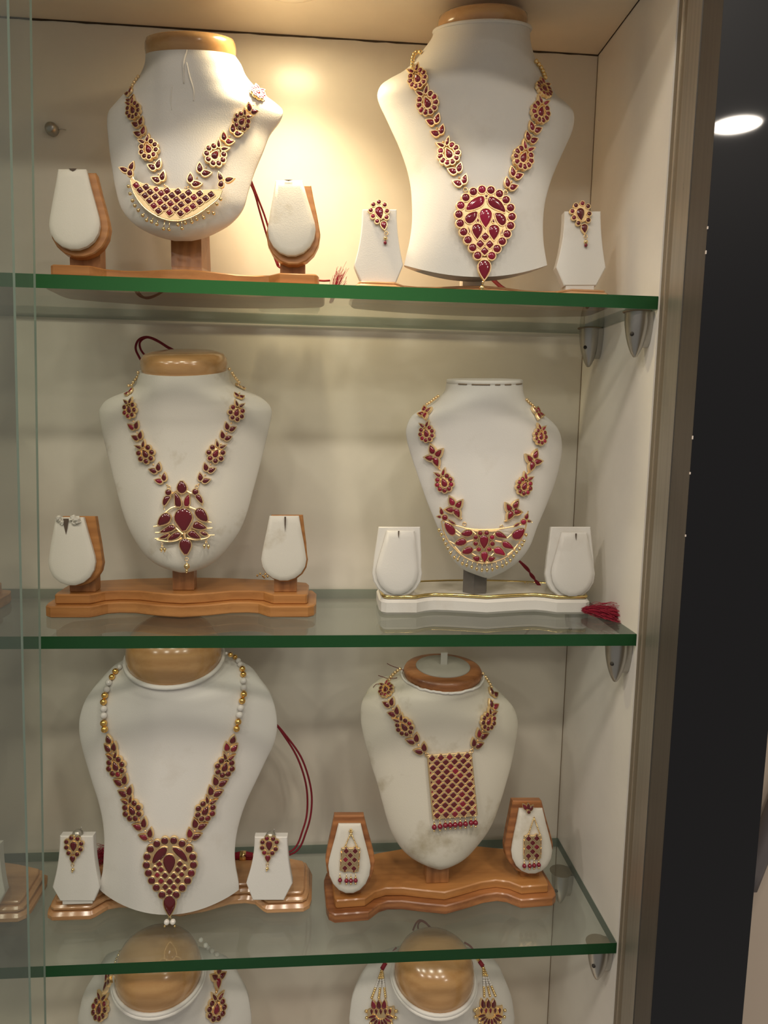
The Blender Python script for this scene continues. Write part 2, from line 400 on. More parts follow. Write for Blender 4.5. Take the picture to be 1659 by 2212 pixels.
# ------------------------------------------------------------------ display stands
class Stand: pass
def bust(root, rows, yb, yt, mat, tilt, dch=(.036, .018), ysh=None, round_bottom=True, neck=.046, name='bust'):
    """rows: (py, xl, xr[, sag_px[, y0]]) from the neck rim down to the bottom edge"""
    top, bot = rows[0][0], rows[-1][0]; R = []
    w0 = None; n = len(rows)
    for i, q in enumerate(rows):
        s = (q[0]-top)/(bot-top); py, xl, xr = q[:3]; sag = q[3] if len(q) > 3 else 0
        y0 = q[4] if len(q) > 4 else yt+(yb-yt)*sm(0, 1, s)
        a, b = on_y(xl, py, y0), on_y(xr, py, y0)
        if w0 is None: w0 = (b-a).length
        ratio = (b-a).length/w0
        kn = max(0, min(1, (1.75-ratio)/.7)) if s < .3 else 0
        kd = 1-sm(0, .42, s); d = kd*neck+(1-kd)*(dch[0]+(dch[1]-dch[0])*s)
        if round_bottom: d *= min(1, .35+ratio/1.2)
        bk = kn*neck*.95+(1-kn)*.007
        k = (a-CAM).dot(FWD)/FPX
        R.append((a.x, a.y, a.z, b.x, b.z, d, bk, kd*tilt, sag*k, kn))
    R = cat(R, 4); NP = 56; rr = []
    for ax, y0, az, bx, bz, d, bk, tl, sg, kn in R:
        row = []
        for j in range(NP):
            f = 2*math.pi*j/NP; sx, cy = math.sin(f), math.cos(f)
            x = (ax+bx)/2+(bx-ax)/2*sx; z = az+(bz-az)*(sx+1)/2
            ac = abs(cy); kn = max(0, min(1, kn))
            y = y0-d*(kn*ac+(1-kn)*ac**1.7) if cy > 0 else y0+bk*(kn*ac+(1-kn)*min(1, ac*6))
            z += tl*(y-y0)-sg*(1-sx*sx)
            row.append((x, y, z))
        rr.append(row)
    V, F = loft(rr[::-1]); F = [f[::1] for f in F]
    o = obj(name, V, F, mat, root, sharp=50)
    S = Stand(); S.root = root; S.top = R[0]; S.tilt = tilt
    S.bvh = BVHTree.FromPolygons([Vector(v) for v in V], F); S.y0 = R[0][1]; S.low = rr[-1]
    return S
def ring(S, sc, h, n=48):
    ax, y0, az, bx, bz, d, bk, tl, sg, kn = S.top; out = []
    for j in range(n):
        f = 2*math.pi*j/n; sx, cy = math.sin(f), math.cos(f)
        x = (ax+bx)/2+(bx-ax)/2*sx*sc; y = y0-(d if cy > 0 else bk)*cy*sc
        z = (az+bz)/2+(bz-az)/2*sx*sc+tl*(y-y0)+h
        out.append((x, y-tl*h*.9, z))
    return out
def cap(S, prof, mat, name='neck_cap'):
    return obj(name, *loft([ring(S, s, h) for s, h in prof]), mat, S.root, sharp=60)
def rim(S, sc=1.02, r=.0022, h=-.001):
    P = ring(S, sc, h, 48); P = [Vector(p) for p in P]; rows = []
    c = sum(P, Vector())/len(P)
    for p in P:
        o_ = (p-c).normalized(); rows.append([p+r*(math.cos(2*math.pi*k/8)*o_+math.sin(2*math.pi*k/8)*Vector((0, 0, 1))) for k in range(8)])
    V, F = loft(rows, False, False); b = len(rows)
    for k in range(8): F.append(((b-1)*8+k, (b-1)*8+(k+1) % 8, (k+1) % 8, k))
    obj('neck_rim', V, F, M['whiteB'], S.root)
PUCK = [(.98, -.001), (1.0, .001), (1.01, .005), (1.0, .010), (.96, .0138), (.85, .0155), (.4, .0165)]
PUCKC = [(.93, -.001), (.955, .002), (.965, .007), (.95, .012), (.88, .0165), (.7, .019), (.35, .0195)]
DOME = [(.96, -.002), (.985, .004), (.98, .012), (.93, .022), (.82, .031), (.63, .038), (.38, .042), (.12, .0435)]
def footprint(L, k=1.0, front=.043, dip=.025, back=.058):
    h = [(.97, .030), (1.0, .016), (1.0, -front*.66), (.985, -front*.88), (.94, -front), (.66, -front), (.63, -front*.93), (.56, -dip*1.12), (.48, -dip), (.36, -dip*1.05), (.18, -front*.86)]
    R_ = [(L*x, y*k) for x, y in h]
    P = R_+[(0, -front*k)]+[(-x, y) for x, y in R_[::-1]]
    P += [(-L*.75, back*.72), (-L*.5, back*.88), (-L*.25, back*.97), (0, back), (L*.25, back*.97), (L*.5, back*.88), (L*.75, back*.72)]
    return P
def base(root, cx, cy, z, L, levels, rot=0, foot={}):
    P = footprint(L, **foot); ca, sa = math.cos(rot), math.sin(rot)
    tf = lambda u, v, w: (cx+u*ca-v*sa, cy+u*sa+v*ca, z+w)
    for name, ins, z0, z1, e, mat in levels:
        Q = offset(ccw(P), -ins)
        obj(name, *prism(Q, z0, z1, e, tf), mat, root, sharp=35)
    return tf
def block(root, name, pxl, pxr, pyb, y0, y1, zb, zt, mat, shrink=0):
    a, b = on_y(pxl, pyb, y0), on_y(pxr, pyb, y0)
    tf = lambda u, v, w: (u, v, w)
    obj(name, *prism([(a.x, y0), (b.x, y0), (b.x, y1), (a.x, y1)], zb, zt, .0008, tf), mat, root, False)
class Frame:
    def __init__(s, o, n, v=None):
        s.o = Vector(o); s.n = Vector(n).normalized()
        s.v = Vector(v) if v is not None else s.n.cross(Vector((1, 0, 0)))
        s.v = (s.v-s.n*s.v.dot(s.n)).normalized(); s.u = s.v.cross(s.n)
        s.M = Matrix((s.u, s.v, s.n)).transposed().to_4x4(); s.M.translation = s.o
    def uv(s, px, py): p = on_plane(px, py, s.o, s.n)-s.o; return (p.dot(s.u), p.dot(s.v))
    def w(s, u, v, w=0): return s.o+s.u*u+s.v*v+s.n*w
def padoutline(yt, xtl, xtr, yw, xl, xr, yb, n=9):
    P = [(xtl, yt), (xtl+(xl-xtl)*.33, yt+(yw-yt)*.33), (xtl+(xl-xtl)*.66, yt+(yw-yt)*.62), (xl+.02*(xr-xl), yt+(yw-yt)*.86)]
    c = (xl+xr)/2
    for i in range(n+1):
        a = math.pi*i/n; P.append((c-(xr-xl)/2*math.cos(a), yw+(yb-yw)*math.sin(a)))
    P += [(xr-.02*(xr-xl), yt+(yw-yt)*.86), (xtr+(xr-xtr)*.66, yt+(yw-yt)*.62), (xtr+(xr-xtr)*.33, yt+(yw-yt)*.33), (xtr, yt)]
    return P
def plate(root, name, fr, pts, th, bulge, mat, e=.0012, z=0):
    """cushion-like plate: outline in pixels on frame fr, back at z, front face at z+th, bulging by bulge"""
    P = ccw([fr.uv(*p) for p in pts]); c = (sum(p[0] for p in P)/len(P), sum(p[1] for p in P)/len(P))
    def sc(Q, k): return [(c[0]+(p[0]-c[0])*k, c[1]+(p[1]-c[1])*k) for p in Q]
    I = offset(P, -e); rows = [(I, z), (P, z+e*.5), (P, z+th-e), (I, z+th)]
    if bulge: rows += [(sc(I, .85), z+th+bulge*.5), (sc(I, .5), z+th+bulge*.9), (sc(I, .15), z+th+bulge)]
    V, F = loft([[fr.w(u, v, w) for u, v in r_] for r_, w in rows])
    return obj(name, V, F, mat, root, sharp=40)
def slit(root, fr, x, y, l, z, w=1.6):
    pts = [(x-w, y), (x+w, y), (x+w*.5, y+l*.6), (x, y+l), (x-w*.7, y+l*.5)]
    P = ccw([fr.uv(*p) for p in pts])
    obj('slit', *prism(P, z, z+.0004, .0001, fr.w), M['slit'], root, False)
def earpad(root, front, back, y, lean, matf, matb, thb, thf, bulge=.0015, zoff=0):
    """front/back: outlines given as padoutline arguments"""
    b = on_y((front[4]+front[5])/2, front[6], y)
    fr = Frame(b, (0, -1, lean))
    e = root
    plate(e, 'pad_backing', fr, padoutline(*back), thb, 0, matb, .001, -thb)
    plate(e, 'earring_pad', fr, padoutline(*front), thf, bulge, matf, .0018, 0)
    return fr
def earstand(root, top, wide, bot, y, lean, zb, mat, th=.011):
    (ty, tl, tr), (wy, wl, wr), (by, bl, br) = top, wide, bot
    b = on_y((bl+br)/2, by, y); fr = Frame(b, (0, -1, lean))
    pts = [(tl, ty)]
    for t in (.15, .3, .45, .6, .75, .9, 1.0): pts.append((tl+(wl-tl)*t**2.0, ty+(wy-ty)*t))
    pts += [(bl, by), (br, by)]
    for t in (1.0, .9, .75, .6, .45, .3, .15): pts.append((tr+(wr-tr)*t**2.0, ty+(wy-ty)*t))
    pts.append((tr, ty))
    plate(root, 'earring_stand', fr, pts, th, .0004, mat, .0009, -th)
    # inset seam line of the front cover
    inner = ccw([fr.uv(*p) for p in pts]); 
    a, c = fr.w(*fr.uv(bl, by)), fr.w(*fr.uv(br, by))
    obj('stand_foot', *box(a.x+.002, c.x-.002, a.y+.001, a.y+.018, zb, a.z+.004), mat, root, False)
    fr.th = 0
    return fr
def stand(name, cx, z, label, cat_='display stand'): return empty(name, (cx, .105, z), label, cat_, 'jewellery display stands')
G = 'jewellery display stands'
# --- stand A: top shelf, left
xa = (on_y(95, 588, .065).x+on_y(693, 610, .065).x)/2; La = (on_y(693, 610, .065).x-on_y(95, 588, .065).x)/2
rA = stand('necklace_stand', xa, Z1, 'pine stand with white neck bust lit by the downlight, top shelf, two empty earring pads')
base(rA, xa, .108, Z1, La+.004, [('lower_board', 0, 0, .012, .0012, M['pine']), ('upper_board', .006, .012, .0225, .0012, M['pine'])])
SA = bust(rA, [(122, 317, 509), (140, 315, 521), (163, 305, 531), (185, 288, 549), (205, 266, 572), (224, 248, 597), (240, 235, 611), (262, 231, 604), (290, 233, 583), (330, 237, 567), (370, 243, 550), (410, 250, 537), (450, 262, 525), (480, 285, 500), (500, 317, 466), (511, 348, 439), (517, 374, 412)], .085, .118, M['whiteB'], .33)
cap(SA, PUCK, M['capw'])
pa = on_y(403, 517, .098)
V, F = loft([[(pa.x+dx-.015+lean, y, zz) for dx, y in ((0, .092+b), (.030, .094+b), (.036, .118), (.004, .118))] for zz, lean, b in ((Z1+.0225, .002, .0), (Z1+.03, .0, .003), (Z1+.06, -.001, .008), (Z1+.12, -.002, .012))])
obj('post', V, F, M['pinez'], rA, False)
fA1 = earpad(rA, (371, 130, 190, 490, 110, 219, 543), (373, 141, 207, 492, 108, 236, 556), .080, .12, M['ivory'], M['pine'], .010, .007)
fA2 = earpad(rA, (395, 596, 654, 500, 579, 682, 556), (400, 598, 672, 506, 575, 692, 572), .080, .12, M['ivory'], M['pine'], .010, .007)
block(rA, 'pad_post', 151, 217, 570, .090, .108, Z1+.0225, Z1+.05, M['pinez'])
block(rA, 'pad_post', 605, 659, 585, .090, .108, Z1+.0225, Z1+.05, M['pinez'])
slit(rA, fA1, 163, 371.5, 6, .0072, 9); slit(rA, fA2, 624, 395.5, 3, .0072, 9)
def drip(S, pts, r, mat, root):
    P = []
    for x, y in cat(pts, 4):
        h = S.bvh.ray_cast(CAM, ray(x, y).normalized())
        if h[0]: P.append(h[0]+h[1]*r*.3)
    if len(P) > 2: obj('glue_drip', *tube(P, lambda t: r*(.5+.5*math.sin(math.pi*min(1, t*1.2))), 6), mat, root)
drip(SA, [(404, 108), (397, 130), (396, 150), (397, 180)], .0013, M['glue'], rA)
drip(SA, [(403, 135), (409, 165), (418, 195), (418, 218)], .0010, M['glue'], rA)
drip(SA, [(372, 185), (369, 215), (371, 238)], .0006, M['glue'], rA)
# --- stand B: top shelf, right
xb = (-.2872-.0171)/2; Lb = .136
rB = stand('necklace_stand', xb, Z1, 'tall white flared bust on beech base at the right end of the top shelf')
base(rB, xb, .108, Z1, Lb, [('lower_board', 0, 0, .008, .0025, M['beech']), ('middle_board', .003, .008, .0145, .002, M['beech']), ('upper_board', .007, .0145, .0175, .001, M['beech'])], 0, dict(front=.044))
SB = bust(rB, [(69, 938, 1143), (85, 931, 1142), (108, 914, 1147), (135, 893, 1157), (155, 870, 1169), (170, 842, 1180), (184, 823, 1190), (205, 815, 1202), (225, 820, 1226), (246, 830, 1240), (280, 846, 1237), (320, 864, 1220), (360, 878, 1202), (400, 887, 1187), (440, 890, 1177), (480, 890, 1173), (520, 885, 1174), (550, 878, 1178, 12), (573, 873, 1182, 32)], .080, .118, M['whiteB'], .28, round_bottom=False)
cap(SB, [(.90, -.001), (.93, .002), (.935, .008), (.91, .013), (.8, .0165), (.4, .018)], M['capw']); rim(SB, 1.0, .0018, .0005)
block(rB, 'post', 1000, 1045, 600, .092, .110, Z1+.0175, Z1+.06, M['whiteB'])
fB1 = earstand(rB, (452, 783, 857), (572, 765, 871), (611, 781, 855), .078, .10, Z1+.0173, M['whiteB'])
fB2 = earstand(rB, (456, 1220, 1298), (577, 1202, 1309), (617, 1219, 1288), .078, .10, Z1+.0173, M['whiteB'])
# --- stand C: middle shelf, left
rC = stand('necklace_stand', -.4585, Z2, 'orange pine stand with stained ivory bust, middle shelf, red cord looping above its cap')
LV = [('lower_board', 0, 0, .012, .0012, M['pine']), ('upper_board', .0085, .012, .0225, .0012, M['pine'])]
base(rC, -.4585, .107, Z2, .1385, LV)
SC_ = bust(rC, [(800, 302, 495), (815, 300, 496), (830, 295, 502), (845, 274, 526), (856, 246, 556), (866, 228, 573), (880, 217, 585), (895, 214, 587), (930, 220, 580), (1000, 237, 563), (1060, 252, 547), (1110, 266, 533), (1150, 282, 516), (1190, 306, 487), (1212, 327, 465), (1226, 352, 443), (1233, 378, 420)], .082, .118, M['ivory'], .2)
cap(SC_, PUCKC, M['capw'])
block(rC, 'post', 373, 419, 1260, .091, .109, Z2+.0225, Z2+.09, M['pinez'])
fC1 = earpad(rC, (1117, 124, 184, 1213, 108, 209, 1264), (1115, 135, 205, 1216, 110, 221, 1266), .074, .12, M['ivory'], M['pine'], .010, .007)
fC2 = earpad(rC, (1114, 583, 646, 1208, 565, 662, 1254), (1112, 586, 654, 1210, 564, 665, 1257), .080, .12, M['ivory'], M['pine'], .010, .006)
block(rC, 'pad_post', 151, 207, 1285, .083, .100, Z2+.0225, Z2+.046, M['pinez'])
block(rC, 'pad_post', 592, 641, 1278, .084, .100, Z2+.0225, Z2+.046, M['pinez'])
slit(rC, fC1, 149, 1120, 34, .0084, 6); slit(rC, fC2, 617, 1116, 33, .0080, 2)
random.seed(11)
for (x, y, rr_) in ((133, 1121, 7), (140, 1128, 5), (163, 1119, 7), (172, 1123, 8), (166, 1130, 5)):
    o_, n_ = fC1.uv(x, y); c_ = fC1.w(o_, n_, .0085); k_ = .00048
    Vt, Ft = sphere(c_, rr_*k_, 7, 6); Vt = [v+Vector((random.uniform(-1, 1), random.uniform(-1, 1), random.uniform(-1, 1)))*rr_*k_*.3 for v in Vt]
    obj('torn_leather', Vt, Ft, M['ivory'], rC, False)
# --- stand D: middle shelf, right
rD = stand('necklace_stand', -.1356, Z2, 'white leather stand with brass edged base and grey post on the middle shelf, right')
tfD = base(rD, -.1356, .110, Z2, .1165, [('lower_board', 0, 0, .0165, .003, M['whiteB']), ('top_cover', .004, .0165, .0195, .0008, M['ivory'])], 0, dict(front=.037, dip=.026, back=.05))
P_ = offset(ccw(footprint(.1165, front=.037, dip=.026, back=.05)), -.0035)
P_ = [Vector(tfD(u, v, .0192)) for u, v in P_]
Vt, Ft = tube(P_+[P_[0]], .0019, 7, False)
obj('brass_trim', Vt, Ft, M['trim'], rD)
SD = bust(rD, [(828, 965, 1127), (845, 961, 1128), (860, 949, 1133), (873, 934, 1142), (885, 912, 1157), (895, 894, 1172), (906, 885, 1187), (920, 879, 1201), (937, 877, 1210), (960, 881, 1214), (990, 890, 1212), (1040, 907, 1200), (1090, 925, 1181), (1140, 946, 1160), (1180, 964, 1145), (1210, 980, 1123), (1230, 1001, 1097), (1240, 1024, 1077), (1245, 1038, 1063)], .082, .116, M['whiteB'], .1, neck=.040)
cap(SD, [(.98, -.0005), (1.0, .0005), (1.0, .003), (.985, .0042), (.7, .0046), (.3, .0046)], M['white'])
random.seed(9)
q_ = ring(SD, 1.004, .0004, 96)
for a0, a1 in ((-14, -10), (-8, -1), (1, 3), (5, 8), (11, 16)):
    obj('worn_edge', *tube([q_[k % 96] for k in range(a0, a1+1)], .0007, 5), M['seam2'], rD)
a = on_y(1003, 1262, .09); b = on_y(1057, 1262, .09); hx = []
c_ = ((a.x+b.x)/2, .100); R0 = (b.x-a.x)/2
for k in range(6): hx.append((c_[0]+R0*1.05*math.cos(math.pi/3*k+.25), c_[1]+R0*1.0*math.sin(math.pi/3*k+.25)))
obj('post', *prism(hx, Z2+.0193, Z2+.085, .0005), M['post'], rD, False)
fD1 = earpad(rD, (1146, 835, 894, 1232, 812, 903, 1284), (1138, 818, 908, 1238, 804, 912, 1291), .076, .13, M['whiteB'], M['whiteB'], .006, .005)
fD2 = earpad(rD, (1150, 1211, 1265, 1236, 1189, 1280, 1288), (1138, 1191, 1276, 1240, 1178, 1286, 1294), .076, .13, M['whiteB'], M['whiteB'], .006, .005)
slit(rD, fD1, 860, 1146.5, 16, .0062, 1.6); slit(rD, fD2, 1240, 1152, 15, .0062, 1.8)
for fr_, (xx0, xx1, yy) in ((fD1, (835, 894, 1290)), (fD2, (1205, 1262, 1294))):
    a = on_y(xx0, yy, .085); b = on_y(xx1, yy, .085)
    obj('pad_post', *box(a.x, b.x, .082, .098, Z2+.0193, Z2+.045), M['whiteB'], rD, False)
# --- stand E: lowest shelf, left (copied further left below)
rE = stand('necklace_stand', -.4645, Z3, 'glossy honey stand with white flared bust, lowest shelf, wearing the pearl necklace')
LVE = [('lower_board', 0, 0, .010, .003, M['beech']), ('middle_board', .0035, .010, .0165, .0022, M['beech']), ('upper_board', .0085, .0165, .0205, .001, M['beech'])]
base(rE, -.4645, .106, Z3, .1425, LVE)
SE = bust(rE, [(1420, 273, 481), (1432, 268, 484), (1443, 258, 500), (1452, 243, 527), (1462, 228, 547), (1477, 211, 565), (1497, 194, 582), (1520, 181, 592), (1550, 172, 598), (1578, 171, 598), (1610, 176, 590), (1650, 187, 571), (1690, 199, 552), (1730, 212, 533), (1770, 221, 519), (1810, 225, 510), (1850, 224, 507), (1880, 222, 510), (1905, 217, 515, 12), (1922, 216, 516, 33)], .072, .115, M['whiteB'], .38, round_bottom=False)
cap(SE, DOME, M['capw']); rim(SE, 1.01, .0024, 0)
block(rE, 'post', 345, 392, 1930, .088, .106, Z3+.0205, Z3+.06, M['beech'])
fE1 = earstand(rE, (1806, 129, 201), (1917, 113, 215), (1947, 130, 203), .063, .12, Z3+.0203, M['whiteB'])
fE2 = earstand(rE, (1808, 550, 621), (1908, 532, 632), (1945, 546, 613), .061, .12, Z3+.0203, M['whiteB'])
# --- stand F: lowest shelf, right
rF = stand('necklace_stand', -.1765, Z3, 'pine stand with soiled cream bust, grey felt disc on its cap, lowest shelf')
base(rF, -.1765, .098, Z3, .131, [('lower_board', 0, 0, .011, .0012, M['oak']), ('upper_board', .0085, .011, .021, .0012, M['pine'])], .062, dict(front=.045, dip=.03, back=.062))
SF = bust(rF, [(1458, 868, 1043), (1468, 852, 1047), (1478, 823, 1056), (1492, 800, 1073), (1508, 786, 1092), (1525, 780, 1107), (1545, 779, 1116), (1570, 781, 1119), (1610, 790, 1113), (1650, 801, 1105), (1690, 814, 1094), (1730, 825, 1082), (1770, 836, 1068), (1800, 847, 1052), (1830, 865, 1029), (1850, 885, 1010), (1861, 905, 990), (1867, 926, 970)], .078, .115, M['grime'], .12, neck=.043)
cap(SF, [(.93, -.001), (.955, .002), (.955, .006), (.92, .009), (.82, .0105), (.4, .0105)], M['oak'])
cap(SF, [(.66, .0103), (.665, .0112), (.65, .0122), (.3, .0124)], M['plate'], 'felt_disc')
c_ = on_y(959, 1428, .115); 
obj('tag', *box(c_.x-.0038, c_.x+.0038, c_.y-.0005, c_.y+.0004, c_.z-.010, c_.z+.010), M['tag'], rF, False)
Pr = ring(SF, 1.0, 0, 90); random.seed(4)
obj('torn_edge', *tube([Vector(p)+Vector((0, 0, random.uniform(-.0007, .0007))) for p in Pr]+[Vector(Pr[0])], .0015, 6, False), M['white'], rF)
block(rF, 'post', 921, 969, 1895, .078, .098, Z3+.021, Z3+.07, M['pinez'])
fF1 = earpad(rF, (1777, 731, 779, 1868, 709, 800, 1927), (1762, 722, 786, 1858, 703, 810, 1932), .058, .16, M['ivory'], M['oak'], .011, .005)
fF2 = earpad(rF, (1744, 1120, 1170, 1835, 1103, 1191, 1885), (1730, 1108, 1170, 1828, 1090, 1195, 1889), .078, .16, M['ivory'], M['oak'], .011, .005)
block(rF, 'pad_post', 735, 780, 1925, .065, .080, Z3+.021, Z3+.03, M['pinez'])
block(rF, 'pad_post', 1125, 1165, 1893, .085, .098, Z3+.0205, Z3+.045, M['pinez'])
# --- stands G and H: below the lowest shelf
rG = stand('necklace_stand', -.455, Z4, 'white bust with large wooden dome seen below the lowest shelf, at left')
base(rG, -.455, .106, Z4, .1425, LVE)
SG = bust(rG, [(2104, 250, 437, 0, .085), (2092, 236, 452, 0, .105), (2086, 222, 475, 0, .118), (2095, 212, 503, 0, .124), (2115, 198, 518, 0, .123), (2146, 181, 534, 0, .119), (2180, 172, 541, 0, .114), (2215, 168, 543, 0, .11), (2290, 178, 533, 0, .103), (2360, 205, 500, 0, .097), (2430, 228, 478, 0, .091), (2500, 232, 474, 0, .086), (2560, 225, 480, 12, .082), (2590, 222, 483, 32, .08)], .08, .085, M['whiteB'], .18, round_bottom=False, neck=.047)
DOMEG = [(.965, -.002), (.985, .003), (.985, .010), (.95, .020), (.86, .030), (.70, .0375), (.46, .043), (.18, .0455)]
cap(SG, DOMEG, M['capw']); rim(SG, 1.015, .0022, 0); rim(SG, 1.05, .002, -.003)
block(rG, 'post', 335, 370, 2560, .090, .108, Z4+.0203, Z4+.06, M['beech'])
rH = stand('necklace_stand', -.150, Z4, 'white bust with large wooden dome seen below the lowest shelf, at right')
base(rH, -.150, .106, Z4, .135, LVE)
SH = bust(rH, [(2108, 851, 1023, 0, .085), (2090, 836, 1038, 0, .105), (2082, 818, 1057, 0, .118), (2090, 795, 1078, 0, .124), (2110, 780, 1088, 0, .123), (2150, 762, 1104, 0, .119), (2185, 756, 1110, 0, .114), (2215, 755, 1111, 0, .11), (2290, 766, 1098, 0, .103), (2360, 785, 1072, 0, .097), (2430, 805, 1050, 0, .091), (2500, 810, 1046, 0, .086), (2560, 805, 1052, 12, .082), (2590, 802, 1055, 32, .08)], .08, .085, M['whiteB'], .18, round_bottom=False, neck=.047)
cap(SH, DOMEG, M['capw']); rim(SH, 1.015, .0022, 0); rim(SH, 1.05, .002, -.003)
block(rH, 'post', 915, 950, 2560, .090, .108, Z4+.0203, Z4+.06, M['beech'])
# --- neighbours cut off by the left edge of the picture: copies of E and C
def copy_tree(o, dx, label):
    c = o.copy(); COL.objects.link(c); c.location.x += dx; c['label'] = label
    for ch in o.children:
        k = ch.copy(); COL.objects.link(k); k.parent = c
        for g in ch.children:
            q = g.copy(); COL.objects.link(q); q.parent = k
    return c
copy_tree(rE, -.303, 'honey coloured stand on the lowest shelf, cut off by the left picture edge')
copy_tree(rC, -.333, 'pine stand on the middle shelf, mostly cut off by the left picture edge')
# ------------------------------------------------------------------ jewellery
def bezel_vf(P, bw, z0, z1, lip):
    O = offset(P, bw); O2 = offset(P, bw*.75); I = offset(P, bw*.1)
    return loft([[(u, v, z0) for u, v in O], [(u, v, z1-lip*.5) for u, v in O], [(u, v, z1) for u, v in O2], [(u, v, z1) for u, v in I], [(u, v, z1-lip) for u, v in P]], True, True)
def gem_vf(P, z, h):
    c = (sum(p[0] for p in P)/len(P), sum(p[1] for p in P)/len(P)); n = len(P)
    rows = []
    for k, zz in ((1.0, 0), (.86, .55), (.6, .85), (.28, .98)):
        rows.append([(c[0]+(p[0]-c[0])*k, c[1]+(p[1]-c[1])*k, z+h*zz) for p in P])
    return loft(rows, False, True)
# motif templates in unit size
def tpl(kind):
    g = []; plates = []
    if kind.startswith('flower'):
        n = int(kind[6:]); g.append(tear(0, -.02, .27, .44, 0)); R_ = .375
        span = 270 if n > 6 else 250; st = span/(n-1)
        for i in range(n):
            a = math.radians(-90+(i-(n-1)/2)*st); g.append(circ(R_*math.cos(a)*.95, -.04+R_*math.sin(a), .105 if n > 7 else .118, 12))
        for s in (-1, 1): g.append(tear(s*.16, .46, .12, .32, s*38))
        plates.append(circ(0, -.04, .36, 20)); plates.append([(-.2, .2), (.2, .2), (.22, .45), (-.22, .45)])
    elif kind == 'pair':
        for s in (-1, 1): g.append(tear(s*.235, .0, .33, .56, s*40))
        plates.append([(-.2, -.22), (.2, -.22), (.2, .05), (-.2, .05)])
    elif kind == 'quad':
        g = [tear(0, .30, .23, .38, 0), tear(0, -.26, .25, .44, 180), tear(-.235, .0, .22, .38, -62), tear(.235, .04, .22, .38, 62)]
        plates.append(circ(0, 0, .16, 10))
    elif kind == 'trio':
        g = [tear(0, .3, .34, .5, 0), tear(-.24, -.2, .32, .52, -25), tear(.24, -.2, .32, .52, 25)]
        plates.append(circ(0, -.12, .24, 10))
    return g, plates
TC = {}
def template(kind, gm):
    key = (kind, gm.name)
    if key in TC: return TC[key]
    g, pl = tpl(kind); A = Acc(); gems = []; bw = .05 if kind.startswith('flower') else .068
    for P in pl: A.add(prism(P, 0, .10, .02))
    for P in g:
        P = ccw(P); A.add(bezel_vf(P, bw, 0, .17, .04)); gems.append(medata('gem', *gem_vf(P, .125, .085 if len(P) > 14 else .07), gm))
    me = medata(kind, A.V, A.F, M['gold']); me.set_sharp_from_angle(angle=math.radians(45))
    TC[key] = (me, gems); return TC[key]
